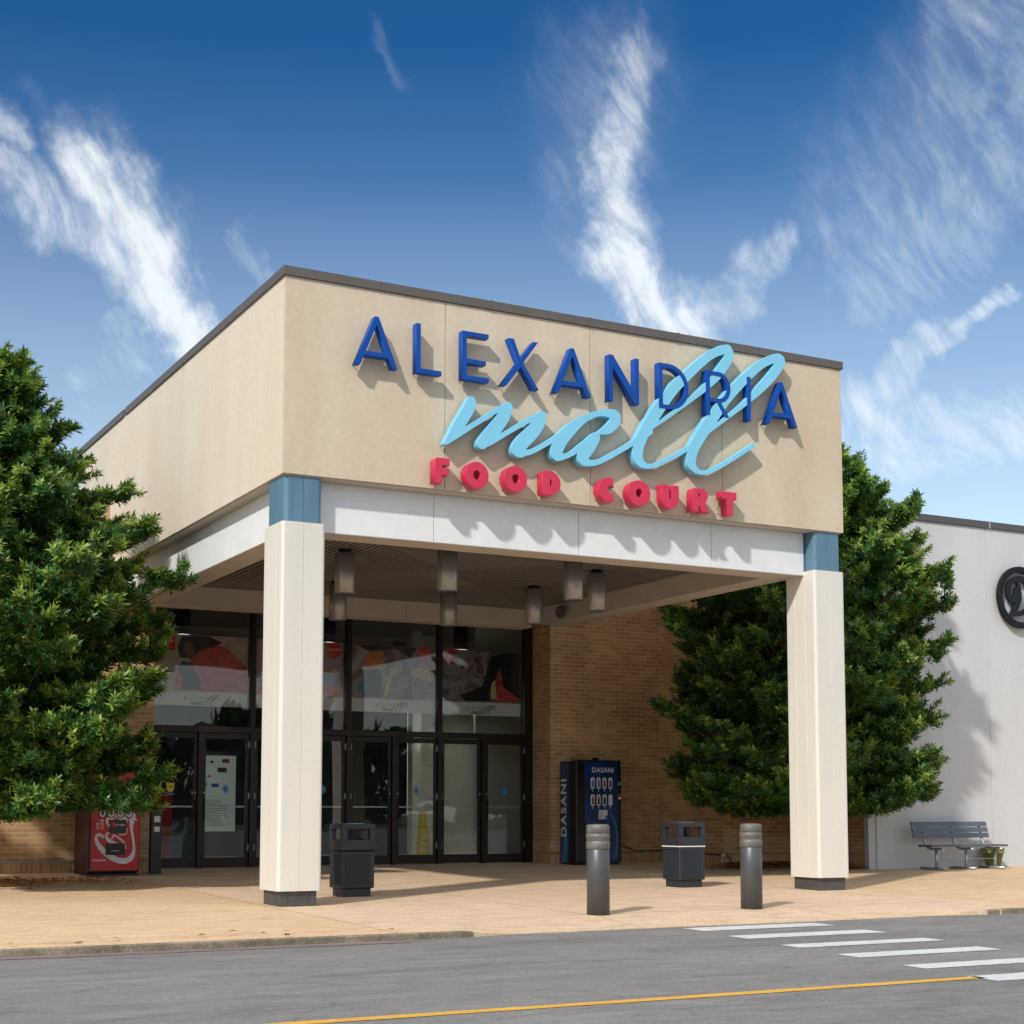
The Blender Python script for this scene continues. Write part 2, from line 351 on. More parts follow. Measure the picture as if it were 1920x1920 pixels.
M = dict(
    fascia=mat('sand_render', (.535, .435, .315), .82, col2=(.61, .52, .41), vscale=.8, bump=.25, bscale=90, streak=(1.2, 1.2, .45), fine=.05, fscale=12),
    fascia_side=mat('sunlit_sand_render', (.61, .53, .43), .82, col2=(.66, .595, .505), vscale=.9, bump=.25, bscale=90, streak=(1.2, 1.2, .35), fine=.05, fscale=12),  # front sand render lightened, the left side's stronger sun put into the colour
    coping=mat('bronze_coping', (.125, .108, .098), .45, metal=.25, var=.12, vscale=2),
    beam=mat('white_render', (.73, .75, .765), .7, col2=(.67, .69, .705), vscale=1.5, bump=.1, bscale=60, fine=.03, fscale=9),
    column=mat('cream_column_paint', (.68, .65, .595), .48, col2=(.64, .615, .56), vscale=1.1, streak=(3, 3, .5), fine=.025, fscale=20),
    blue=mat('steel_blue_paint', (.080, .170, .250), .42, col2=(.105, .205, .290), vscale=3, streak=(4, 4, .6)),
    plinth=mat('dark_tile', (.075, .072, .072), .55, var=.3, vscale=6),
    seam=mat('seam_dark', (.16, .13, .10), .9),
    soffit=mat('tan_soffit', (.50, .45, .40), .7, var=.12, vscale=2),
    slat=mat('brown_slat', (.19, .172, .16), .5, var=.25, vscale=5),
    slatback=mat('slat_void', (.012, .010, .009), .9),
    brickx=brick_mat('tan_brick_x', 'x'), bricky=brick_mat('tan_brick_y', 'y'),
    soldx=brick_mat('soldier_brick_x', 'x', True), soldy=brick_mat('soldier_brick_y', 'y', True),
    white=mat('white_stucco', (.545, .56, .585), .8, col2=(.505, .52, .545), vscale=.8, bump=.25, bscale=70, streak=(1.5, 1.5, .3), fine=.03, fscale=15),
    greycope=mat('grey_coping', (.085, .085, .092), .5, metal=.2),
    frame=mat('bronze_aluminium', (.028, .021, .018), .38, metal=.55, var=.25, vscale=4),
    glass=glass_mat('clear_glass', (.93, .95, .94), 1.5, .62),
    steel=mat('dark_steel_lamp', (.42, .42, .42), .34, metal=.5, var=.25, vscale=5, streak=(6, 6, .7)),
    black=mat('black_plastic', (.012, .012, .014), .42, var=.2, vscale=8),
    navy=mat('navy_enamel', (.000, .062, .340), .42, spec=.25, var=.12, vscale=3),
    sky=mat('sky_blue_enamel', (.20, .56, .78), .42, var=.06, vscale=3),
    red=mat('red_enamel', (.58, .022, .075), .38, var=.08, vscale=3),
    bollard=mat('grey_bollard_paint', (.085, .087, .092), .42, metal=.3, var=.12, vscale=5, fine=.05, fscale=60),
    bollardcap=mat('dusty_bollard_sleeve', (.175, .165, .155), .55, metal=.2, col2=(.115, .110, .106), vscale=9, fine=.12, fscale=50),
    bin=mat('charcoal_plastic', (.018, .024, .034), .5, var=.18, vscale=6, fine=.05, fscale=90),
    binin=mat('dark_inside', (.006, .006, .007), .9),
    whitep=mat('white_plastic', (.75, .75, .76), .5),
    galv=mat('galvanised_steel', (.42, .46, .50), .38, metal=.7, var=.2, vscale=14),
    benchslat=mat('slate_blue_slats', (.085, .108, .135), .42, var=.15, vscale=7),
    pot=mat('olive_plastic', (.20, .22, .075), .5, var=.2, vscale=6),
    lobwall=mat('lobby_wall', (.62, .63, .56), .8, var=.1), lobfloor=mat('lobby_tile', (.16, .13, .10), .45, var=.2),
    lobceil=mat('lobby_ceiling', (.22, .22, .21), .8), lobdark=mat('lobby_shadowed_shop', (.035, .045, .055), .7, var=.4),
    cokered=mat('soda_red', (.62, .012, .022), .36, col2=(.48, .008, .016), vscale=2.5, coat=.3),
    cokeside=mat('soda_dark_red', (.045, .006, .008), .4),
    silver=mat('silver_print', (.78, .78, .80), .45, var=.15, vscale=6),
    dark=mat('near_black', (.008, .008, .010), .35),
    dasblue=mat('deep_blue_print', (.008, .050, .225), .33, col2=(.004, .017, .085), vscale=2.2, coat=.3),
    cyan=mat('cyan_print', (.03, .25, .40), .35, var=.3, vscale=5),
    yellow=mat('yellow_plastic', (.90, .60, .03), .45, var=.08),
    lblue=mat('sticker_blue', (.02, .22, .65), .5),
    postergrey=mat('poster_mauve', (.42, .37, .45), .7, col2=(.25, .22, .30), vscale=1.3),
    posterwarm=mat('poster_warm', (.60, .45, .36), .7, var=.25, vscale=1.1),
    posterred=mat('poster_red', (.62, .06, .06), .7, var=.6, vscale=2.6, streak=(5, 5, 1.4)),
    posterdark=mat('poster_dark', (.018, .014, .016), .7),
    posterskin=mat('poster_brown', (.25, .11, .065), .7, var=.3, vscale=8),
    posterorange=mat('poster_orange', (.85, .26, .05), .7, var=.25, vscale=5),
    posteryellow=mat('poster_straw', (.85, .66, .30), .7, var=.4, vscale=22),
    discred=mat('disc_red', (.80, .02, .02), .6),
    bandgrey=mat('band_grey', (.80, .80, .82), .6),
    ink=mat('ink_grey', (.07, .075, .09), .6),
    paper=mat('printed_sheet', (.50, .55, .50), .6, col2=(.36, .43, .40), vscale=5),
    walk=walk_mat('orange_aggregate_paving', (.61, .425, .255), (.68, .49, .315), 4.4, 3.0),
    apron=walk_mat('pale_concrete_paving', (.62, .455, .31), (.69, .52, .365), 3.0, 2.1),
    asphalt=asphalt_mat(),
    kerb=mat('dirty_kerb_concrete', (.14, .115, .085), .9, col2=(.27, .22, .165), vscale=4, bump=.6, bscale=30, fine=.25, fscale=40),
    wpaint=marking_mat('road_paint_white', (.66, .66, .66)), ypaint=marking_mat('road_paint_yellow', (.72, .40, .055)),
    rpaint=mat('faded_red_paint', (.26, .135, .14), .85, col2=(.17, .13, .13), vscale=5, fine=.3, fscale=60),
    ground=mat('ground_grass', (.06, .08, .03), .95, var=.4, vscale=.4),
    leaf=leaf_mat('mature_leaf', (.022, .080, .024), (.095, .215, .050)),
    young_sunlit=leaf_mat('young_sunlit_leaf', (.14, .25, .035), (.33, .42, .09), trans=.28),  # new growth, brightened and spread to put sunlit tips into the leaf colour
    bark=mat('bark', (.10, .070, .048), .95, var=.5, vscale=8, bump=.8, bscale=25),
    dry=leaf_mat('dry_leaf', (.16, .055, .018), (.55, .26, .08), rough=.8, trans=.05),
    farleaf=leaf_mat('far_foliage', (.018, .045, .014), (.045, .085, .024), rough=.6, trans=.1),
    rubber=mat('black_rubber', (.015, .014, .013), .6),
    lamp=emit_mat('lamp_white', (1, .93, .82), 220),
    screen=mat('dark_screen', (.045, .055, .06), .2),
)

# ------------------------------------------------------------------ mesh helpers
class B:
    def __init__(s): s.bm = bmesh.new()
    def box(s, x0, x1, y0, y1, z0, z1, mi=0):
        r = bmesh.ops.create_cube(s.bm, size=1)
        for v in r['verts']:
            v.co.x = x0 + (v.co.x + .5) * (x1 - x0); v.co.y = y0 + (v.co.y + .5) * (y1 - y0); v.co.z = z0 + (v.co.z + .5) * (z1 - z0)
        return s
    def hexa(s, bot, top):
        vs = [s.bm.verts.new(p) for p in list(bot) + list(top)]; n = len(bot)
        s.bm.faces.new(vs[:n][::-1]); s.bm.faces.new(vs[n:])
        for i in range(n): s.bm.faces.new((vs[i], vs[(i + 1) % n], vs[n + (i + 1) % n], vs[n + i]))
        return s
    def lathe(s, cx, cy, prof, n=32, cap=True):
        rings = []
        for r, z in prof:
            rings.append([s.bm.verts.new((cx + r * math.cos(2 * math.pi * i / n), cy + r * math.sin(2 * math.pi * i / n), z)) for i in range(n)])
        for a, b in zip(rings, rings[1:]):
            for i in range(n): 
                f = s.bm.faces.new((a[i], a[(i + 1) % n], b[(i + 1) % n], b[i])); f.smooth = True
        if cap:
            s.bm.faces.new(rings[0][::-1]); s.bm.faces.new(rings[-1])
        return s
    def tube(s, pts, r, n=10, r1=None):
        pts = [Vector(p) for p in pts]; rings = []
        for i, p in enumerate(pts):
            d = (pts[min(i + 1, len(pts) - 1)] - pts[max(i - 1, 0)]).normalized()
            a = d.orthogonal().normalized() if i == 0 else (a - d * a.dot(d)).normalized()
            b = d.cross(a)
            rr = r if r1 is None else r + (r1 - r) * i / (len(pts) - 1)
            rings.append([s.bm.verts.new(p + (a * math.cos(t) + b * math.sin(t)) * rr) for t in [2 * math.pi * k / n for k in range(n)]])
        for u, v in zip(rings, rings[1:]):
            for i in range(n):
                f = s.bm.faces.new((u[i], u[(i + 1) % n], v[(i + 1) % n], v[i])); f.smooth = True
        s.bm.faces.new(rings[0][::-1]); s.bm.faces.new(rings[-1])
        return s
    def quad(s, *p):
        s.bm.faces.new([s.bm.verts.new(q) for q in p]); return s
    def merge(s, me, mtx=None):
        me2 = me.copy()
        if mtx: me2.transform(mtx)
        s.bm.from_mesh(me2); return s

def link(name, me, m, parent=None):
    o = bpy.data.objects.new(name, me); C.objects.link(o)
    for q in (m if isinstance(m, (list, tuple)) else [m]): me.materials.append(q)
    if parent is not None:
        o.parent = parent
        if parent.type == 'EMPTY': o.matrix_parent_inverse = Matrix.Translation(-Vector(parent.location))
    return o
def obj(name, b, m, parent=None, bevel=0, seg=2, recalc=True):
    if recalc: bmesh.ops.recalc_face_normals(b.bm, faces=b.bm.faces)
    me = bpy.data.meshes.new(name); b.bm.to_mesh(me); b.bm.free()
    o = link(name, me, m, parent)
    if bevel:
        md = o.modifiers.new('bevel', 'BEVEL'); md.width = bevel; md.segments = seg; md.limit_method = 'ANGLE'; md.angle_limit = R(40)
        md.harden_normals = False
    return o
def tag(o, label, cat, group=None):
    o['label'] = label; o['category'] = cat
    if group: o['group'] = group
    return o
def struct(o, kind='structure'):
    o['kind'] = kind; return o
def thing(name, label, cat, loc, group=None):
    o = bpy.data.objects.new(name, None); o.location = loc; o.empty_display_size = .2; C.objects.link(o)
    return tag(o, label, cat, group)
def dup(root, loc, label):
    r = root.copy(); C.objects.link(r); r.location = loc; r['label'] = label
    def rec(src, dst):
        for ch in list(src.children):
            if ch.name in done: continue
            c = ch.copy(); done.add(c.name); C.objects.link(c); inv = ch.matrix_parent_inverse.copy(); c.parent = dst; c.matrix_parent_inverse = inv; rec(ch, c)
    done = set(); rec(root, r)
    return r

def curve_mesh(loops, thick, bevel=0.0):
    """filled 2D outline (holes allowed) in the XY plane, extruded symmetrically"""
    cu = bpy.data.curves.new('outline', 'CURVE'); cu.dimensions = '2D'; cu.fill_mode = 'BOTH'
    cu.extrude = max(thick / 2 - bevel, 0.0); cu.bevel_depth = bevel; cu.bevel_resolution = 1
    for lp in loops:
        s = cu.splines.new('POLY'); s.points.add(len(lp) - 1); s.use_cyclic_u = True
        for p, q in zip(s.points, lp): p.co = (q[0], q[1], 0, 1)
    o = bpy.data.objects.new('outline', cu); C.objects.link(o)
    bpy.context.view_layer.update()
    me = bpy.data.meshes.new_from_object(o.evaluated_get(bpy.context.evaluated_depsgraph_get()))
    bpy.data.objects.remove(o); bpy.data.curves.remove(cu)
    return me
def text_mesh(body, size, thick=.002, shear=0.0, space=1.0, bold=0.0):
    cu = bpy.data.curves.new('lettering', 'FONT'); cu.body = body; cu.size = size; cu.extrude = thick / 2
    cu.align_x = 'CENTER'; cu.align_y = 'CENTER'; cu.shear = shear; cu.space_character = space; cu.offset = bold
    cu.resolution_u = 3
    o = bpy.data.objects.new('lettering', cu); C.objects.link(o)
    bpy.context.view_layer.update()
    me = bpy.data.meshes.new_from_object(o.evaluated_get(bpy.context.evaluated_depsgraph_get()))
    bpy.data.objects.remove(o); bpy.data.curves.remove(cu)
    return me
def FRONT(x, y, z, rot=0.0, s=1.0):
    """XY outline -> upright plane facing -Y, at x,y,z"""
    return Matrix.Translation((x, y, z)) @ Matrix.Rotation(R(90), 4, 'X') @ Matrix.Rotation(rot, 4, 'Z') @ Matrix.Scale(s, 4)
def SIDE(x, y, z, rot=0.0):
    """XY outline -> upright plane facing -X"""
    return Matrix.Translation((x, y, z)) @ Matrix.Rotation(R(-90), 4, 'Z') @ Matrix.Rotation(R(90), 4, 'X') @ Matrix.Rotation(rot, 4, 'Z')
def meshobj(name, me, mtx, m, parent=None):
    me.transform(mtx); me.materials.clear()
    return link(name, me, m, parent)

def catmull(pts, n=8):
    P = [np.array(p, float) for p in pts]; P = [2 * P[0] - P[1]] + P + [2 * P[-1] - P[-2]]
    out = []
    for i in range(1, len(P) - 2):
        for k in range(n):
            t = k / n; a, b, c, d = P[i - 1:i + 3]
            out.append(.5 * ((2 * b) + (c - a) * t + (2 * a - 5 * b + 4 * c - d) * t * t + (3 * b - a - 3 * c + d) * t ** 3))
    out.append(P[-2]); return np.array(out)
def stroke_loops(paths, h=.01, smooth=8):
    """union outline of variable-width pen strokes, by contouring a distance field"""
    segs = []
    for p in paths:
        q = catmull(p, smooth) if len(p) > 2 else np.array(p, float)
        q[:, 2] = np.maximum(q[:, 2], .004)
        segs += [(q[i], q[i + 1]) for i in range(len(q) - 1)]
    A = np.array([s[0] for s in segs]); Bq = np.array([s[1] for s in segs])
    mx = max(A[:, 2].max(), Bq[:, 2].max())
    x0 = min(A[:, 0].min(), Bq[:, 0].min()) - mx; x1 = max(A[:, 0].max(), Bq[:, 0].max()) + mx
    z0 = min(A[:, 1].min(), Bq[:, 1].min()) - mx; z1 = max(A[:, 1].max(), Bq[:, 1].max()) + mx
    gx = np.arange(x0, x1 + h, h); gz = np.arange(z0, z1 + h, h)
    D = np.full((len(gx), len(gz)), 9.0)
    X, Z = np.meshgrid(gx, gz, indexing='ij')
    for a, b in zip(A, Bq):
        r = max(a[2], b[2]) / 2 + 3 * h
        i0 = max(0, int((min(a[0], b[0]) - r - x0) / h)); i1 = int((max(a[0], b[0]) + r - x0) / h) + 2
        j0 = max(0, int((min(a[1], b[1]) - r - z0) / h)); j1 = int((max(a[1], b[1]) + r - z0) / h) + 2
        xs = X[i0:i1, j0:j1]; zs = Z[i0:i1, j0:j1]
        d = b[:2] - a[:2]; l2 = max(d @ d, 1e-9)
        t = np.clip(((xs - a[0]) * d[0] + (zs - a[1]) * d[1]) / l2, 0, 1)
        dd = np.hypot(xs - a[0] - t * d[0], zs - a[1] - t * d[1]) - (a[2] + t * (b[2] - a[2])) / 2
        D[i0:i1, j0:j1] = np.minimum(D[i0:i1, j0:j1], dd)
    nxt = {}; pos = {}
    def ept(e):
        if e in pos: return
        (i, j), (k, l) = e; u, v = D[i, j], D[k, l]; t = u / (u - v)
        pos[e] = (gx[i] + t * (gx[k] - gx[i]), gz[j] + t * (gz[l] - gz[j]))
    S = D < 0
    cell = S[:-1, :-1].astype(int) + S[1:, :-1] * 2 + S[1:, 1:] * 4 + S[:-1, 1:] * 8
    for i, j in zip(*np.where((cell > 0) & (cell < 15))):
        c = cell[i, j]
        e0 = ((i, j), (i + 1, j)); e1 = ((i + 1, j), (i + 1, j + 1)); e2 = ((i, j + 1), (i + 1, j + 1)); e3 = ((i, j), (i, j + 1))
        T = {1: [(e3, e0)], 2: [(e0, e1)], 3: [(e3, e1)], 4: [(e1, e2)], 5: [(e3, e2), (e1, e0)], 6: [(e0, e2)], 7: [(e3, e2)],
             8: [(e2, e3)], 9: [(e2, e0)], 10: [(e0, e3), (e2, e1)], 11: [(e2, e1)], 12: [(e1, e3)], 13: [(e1, e0)], 14: [(e0, e3)]}[c]
        for a, b in T:
            ept(a); ept(b); nxt[a] = b
    loops = []
    while nxt:
        s = next(iter(nxt)); lp = []; e = s
        while e in nxt:
            lp.append(pos[e]); e = nxt.pop(e)
        if len(lp) > 8: loops.append(lp)
    out = []
    for lp in loops:
        a = np.array(lp); a = (np.roll(a, 1, 0) + 2 * a + np.roll(a, -1, 0)) / 4
        out.append(a[::2] if len(a) > 60 else a)
    return out

def gz_(y): return .015 * y      # the paving rises gently towards the building

# ================================================================== SETTING
kx = [-60, -1.0, .6, 1.2, 4.0, 7.4, 8.2, 9.5, 60]
ky = [-3.9, -3.86, -3.84, -3.70, -3.66, -3.60, -3.74, -3.72, -3.6]
kr = [0, 0, 0, 1, 1, 1, 0, 0, 0]
def kerb_y(x): return float(np.interp(x, kx, ky))
def kerb_r(x): return float(np.interp(x, kx, kr))
def walk_z(x, y):
    return gz_(y) - kerb_r(x) * .056 * max(0, 1 - (y - kerb_y(x)) / 1.1)
def walk_sheet(name, x0, x1, y1, m):
    xs = sorted(set([x0, x1] + [x for x in kx if x0 < x < x1] + [x0 + (x1 - x0) * i / 24 for i in range(1, 24)]))
    b = B(); rows = []
    for x in xs:
        y0 = kerb_y(x); ys = [y0, y0, y0 + .3, y0 + .7, y0 + 1.1, 0, 4, y1]
        col = []
        for k, y in enumerate(ys):
            z = walk_z(x, y) if k else -.3
            col.append(b.bm.verts.new((x, y, z)))
        rows.append(col)
    for a, c in zip(rows, rows[1:]):
        for k in range(len(a) - 1): b.bm.faces.new((a[k], a[k + 1], c[k + 1], c[k]))
    bmesh.ops.recalc_face_normals(b.bm, faces=b.bm.faces)
    me = bpy.data.meshes.new(name); b.bm.to_mesh(me); b.bm.free()
    if me.polygons[2].normal.z < 0: me.flip_normals()
    return struct(link(name, me, m))
walk_sheet('pavement', -60, .05, 8.92, M['walk'])
walk_sheet('entrance_pavement', .05, 8.9, 9.74, M['apron'])
walk_sheet('pavement', 8.9, 60, 9.2, M['walk'])
for x0, x1 in ((-60, .75), (8.0, 60)):
    b = B(); xs = [x0] + [x for x in np.linspace(max(x0, -8), min(x1, 24), 60) if x0 < x < x1] + [x1]; rows = []
    for i, x in enumerate(xs):
        y = kerb_y(x); z = walk_z(x, y + .1) + .004; j = .006 * math.sin(i * 2.3) * (0 < i < 60)
        rows.append([b.bm.verts.new(p) for p in ((x, y - .012 + j, -.3), (x, y - .012 + j, z - .012), (x, y + .004 + j, z), (x, y + .045, z + .001), (x, y + .045, -.3))])
    for a, c in zip(rows, rows[1:]):
        for k in range(4): b.bm.faces.new((a[k], a[k + 1], c[k + 1], c[k]))
    b.bm.faces.new(rows[0]); b.bm.faces.new(rows[-1][::-1])
    struct(obj('kerb', b, M['kerb']))
b = B().quad((-90, -60, -.12), (90, -60, -.12), (90, -3.2, -.12), (-90, -3.2, -.12)); struct(obj('road', b, M['asphalt']))
b = B().quad((-900, -900, -.135), (900, -900, -.135), (900, 900, -.135), (-900, 900, -.135)); struct(obj('ground', b, M['ground']))
# crossing stripes and centre line
for i, (xa, xb, ya, yb) in enumerate(((3.30, 5.12, -4.30, -3.86), (3.10, 4.93, -5.36, -4.96), (2.90, 4.72, -6.44, -6.10), (2.73, 4.45, -7.48, -7.13), (2.55, 4.4, -8.50, -8.18), (2.38, 4.2, -9.46, -9.10))):
    b = B(); n = 26
    top = [(xa + .0 + (xb - xa) * k / n, yb + random.uniform(-.008, .008)) for k in range(n + 1)]
    bot = [(xa - .03 + (xb - xa) * k / n, ya + random.uniform(-.008, .008)) for k in range(n + 1)]
    tv = [b.bm.verts.new((x, y, -.116)) for x, y in top]; bv = [b.bm.verts.new((x, y, -.116)) for x, y in bot]
    for k in range(n): b.bm.faces.new((bv[k], bv[k + 1], tv[k + 1], tv[k]))
    struct(obj('crossing_stripe', b, M['wpaint'], recalc=False))
b = B()
xs = np.linspace(-14, 2.44, 60); lo = [b.bm.verts.new((x, -9.27 + random.uniform(-.006, .006), -.116)) for x in xs]; hi = [b.bm.verts.new((x, -9.13 + random.uniform(-.006, .006), -.116)) for x in xs]
for k in range(59): b.bm.faces.new((lo[k], lo[k + 1], hi[k + 1], hi[k]))
struct(obj('centre_line', b, M['ypaint'], recalc=False))
b = B(); xs = np.linspace(-14, -.1, 50)
lo = [b.bm.verts.new((x, -4.16 + random.uniform(-.02, .02), -.116)) for x in xs]; hi = [b.bm.verts.new((x, -4.02 + random.uniform(-.015, .015), -.116)) for x in xs]
for k in range(49): b.bm.faces.new((lo[k], lo[k + 1], hi[k + 1], hi[k]))
struct(obj('kerb_line_paint', b, M['rpaint'], recalc=False))

# ================================================================== BRICK BUILDING
bb = thing('brick_building', 'tan brick building behind the canopy with a course of upright bricks along its foot', 'building', (4, 9, .13))
HB = 6.65
def wall(x0, x1, y0, y1, z0, z1, m, nm='wall'): return obj(nm, B().box(x0, x1, y0, y1, z0, z1), m, bb)
SZ = .335     # top of the soldier course
for x0, x1 in ((-14, .85), (8.88, 11.46)):
    wall(x0, x1, 8.9, 9.3, SZ + .012, HB, M['brickx']); wall(x0, x1, 8.9, 9.3, -.1, SZ, M['soldx'], 'plinth_course')
wall(.852, 8.878, 8.9, 9.3, 5.1, HB, M['brickx'])
wall(.45, .848, 9.302, 9.9, -.1, 5.1, M['bricky']); 
wall(8.88, 9.3, 9.302, 9.9, -.1, 5.1, M['bricky'])
# reveal faces of the opening, brick with the joints running into the recess
obj('reveal', B().box(8.868, 8.879, 8.905, 9.62, SZ + .012, 5.1), M['bricky'], bb); obj('reveal', B().box(8.868, 8.879, 8.905, 9.62, -.05, SZ), M['soldy'], bb)
wall(11.462, 11.86, 6.752, 8.898, SZ + .012, HB, M['bricky']); wall(11.462, 11.86, 6.752, 8.898, -.1, SZ, M['soldy'], 'plinth_course')
wall(11.46, 14.0, 6.7, 6.75, SZ + .012, HB, M['brickx']); wall(11.46, 14.0, 6.7, 6.75, -.1, SZ, M['soldx'], 'plinth_course')
wall(13.62, 13.66, 5.05, 6.698, SZ + .012, HB, M['bricky']); wall(13.62, 13.66, 5.05, 6.698, -.1, SZ, M['soldy'], 'plinth_course')
obj('parapet_cap', B().box(-14, 11.44, 8.86, 9.34, HB, HB + .1).box(11.445, 14, 6.66, 9.34, HB, HB + .1), M['coping'], bb)
obj('flat_roof', B().box(-14, 14.3, 9.35, 24, 5.6, 5.7), M['slatback'], bb)
# lobby seen through the glass
obj('lobby_floor', B().box(.4, 9.4, 9.9, 17, .10, .142), M['lobfloor'], bb)
obj('lobby_ceiling', B().box(.4, 9.4, 9.9, 17, 5.06, 5.1), M['lobceil'], bb)
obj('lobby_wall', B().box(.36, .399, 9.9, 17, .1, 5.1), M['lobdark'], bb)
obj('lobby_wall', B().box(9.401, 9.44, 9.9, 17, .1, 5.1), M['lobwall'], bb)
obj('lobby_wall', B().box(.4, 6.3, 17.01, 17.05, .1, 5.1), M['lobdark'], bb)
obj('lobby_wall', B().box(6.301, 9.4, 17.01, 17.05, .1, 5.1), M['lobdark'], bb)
obj('lobby_wall', B().box(8.2, 9.39, 10.9, 11.0, .143, 5.05), M['lobwall'], bb); obj('lobby_wall', B().box(7.7, 8.19, 12.9, 13.0, .143, 5.05), M['lobwall'], bb)
obj('lobby_pillar', B().box(7.35, 7.55, 12.2, 12.4, .143, 5.05), M['lobwall'], bb)
obj('lobby_pillar', B().box(4.6, 5.25, 12.6, 13.2, .143, 5.05), M['lobwall'], bb)
obj('shop_front', B().box(.6, 3.6, 14.5, 14.6, .143, 1.0), mat('shop_teal', (.02, .07, .10), .5), bb)
for x in (2.0, 5.0, 8.0):
    for y in (11.2, 14.4):
        cl = obj('ceiling_lamp', B().lathe(x, y, [(.15, 4.58), (.155, 4.58), (.155, 5.06), (.15, 5.06), (.15, 4.59)], 20, cap=False), M['black'], bb)
        obj('lamp_disc', B().lathe(x, y, [(.14, 4.84), (.14, 4.86)], 16), M['lamp'], cl)

# ================================================================== STOREFRONT
sf = thing('glass_storefront', 'bronze framed glass entrance with four tall upper windows over a row of eight doors', 'shop front', (4.8, 9.7, .14))
GX0, GX1, GY, GB, GT = .86, 8.86, 9.7, .145, 5.08
mull = [.86, 2.92, 4.84, 6.78, 8.86]
fr = B()
fr.box(GX0, GX1, GY - .07, GY + .07, 4.97, GT)          # head
fr.box(GX0, GX1, GY - .072, GY + .072, 2.62, 2.735)     # transom
fr.box(.86, 1.0, GY - .071, GY + .071, GB, 4.969); fr.box(8.70, 8.86, GY - .071, GY + .071, GB, 4.969)
for x in mull[1:-1]: fr.box(x - .045, x + .045, GY - .075, GY + .075, GB, 4.968)
for x in (1.93, 3.86, 5.80, 7.755): fr.box(x - .045, x + .045, GY - .074, GY + .074, GB, 2.619)
obj('frame', fr, M['frame'], sf, bevel=.004)
for i in range(4):
    x0 = 1.0 if i == 0 else mull[i] + .045; x1 = 8.70 if i == 3 else mull[i + 1] - .045
    obj('window_pane', B().box(x0 + .001, x1 - .001, GY - .006, GY + .002, 2.736, 4.969), M['glass'], sf)
dx = [1.0, 1.93, 2.92, 3.86, 4.84, 5.80, 6.78, 7.755, 8.70]
for i in range(8):
    x0 = dx[i] + (.0 if i == 0 else .045) + .006; x1 = dx[i + 1] - (.0 if i == 7 else .045) - .006
    d = B(); st = .062; zt = 2.612; zb = GB + .012
    d.box(x0, x0 + st, GY - .025, GY + .025, zb, zt).box(x1 - st, x1, GY - .025, GY + .025, zb, zt)
    d.box(x0 + st + .0005, x1 - st - .0005, GY - .0245, GY + .0245, zt - .10, zt - .001).box(x0 + st + .0005, x1 - st - .0005, GY - .0245, GY + .0245, zb + .001, zb + .17)
    door = obj('door', d, M['frame'], sf, bevel=.003)
    obj('pane', B().box(x0 + st + .001, x1 - st - .001, GY - .005, GY + .003, zb + .171, zt - .101), M['glass'], door)
    obj('push_bar', B().box(x0 + st + .0015, x1 - st - .0015, GY + .01, GY + .05, 1.245, 1.275), M['galv'], door)
    hx = x1 - st / 2 if i % 2 == 0 else x0 + st / 2
    if i != 0: obj('handle', B().tube([(hx, GY - .026, 1.02), (hx, GY - .085, 1.04), (hx, GY - .085, 1.36), (hx, GY - .026, 1.38)], .011), M['frame'], door)
    else: obj('handle', B().tube([(hx, GY - .026, 1.02), (hx, GY - .085, 1.04), (hx, GY - .085, 1.36), (hx, GY - .026, 1.38)], .011), M['frame'], door)
    obj('lock', B().box(hx - .015, hx + .015, GY - .034, GY - .0255, 1.50, 1.53), M['galv'], door, bevel=.004)
    hg = x0 + .004 if i % 2 == 0 else x1 - .004
    for z in (.45, 1.4, 2.35):
        obj('hinge', B().box(hg - .012, hg + .012, GY - .037, GY - .0255, z, z + .12), M['galv'], door)
    if i in (1, 3, 5, 7):
        xm = (x0 + x1) / 2
        me = curve_mesh([[(0, -.09), (.062, 0), (0, .09), (-.062, 0)]], .002)
        meshobj('sticker', me, FRONT(xm, GY - .0075, 1.585), M['lblue'], door)
    if i == 0:
        xm = (x0 + x1) / 2 - .05
        me = curve_mesh([[(-.075, .09), (.075, .09), (.075, -.0), (.05, -.06), (0, -.085), (-.05, -.06), (-.075, 0)]], .002)
        s_ = meshobj('sticker', me, FRONT(xm, GY - .0075, 1.60), M['yellow'], door); s_['label'] = 'yellow and blue notice sticker'
        meshobj('sticker', text_mesh('NOTICE', .036, .001, 0, 1, .001), FRONT(xm, GY - .0095, 1.615), M['ink'], door)
        obj('sticker', B().box(xm - .075, xm + .075, GY - .009, GY - .0075, 1.47, 1.505), M['lblue'], door)

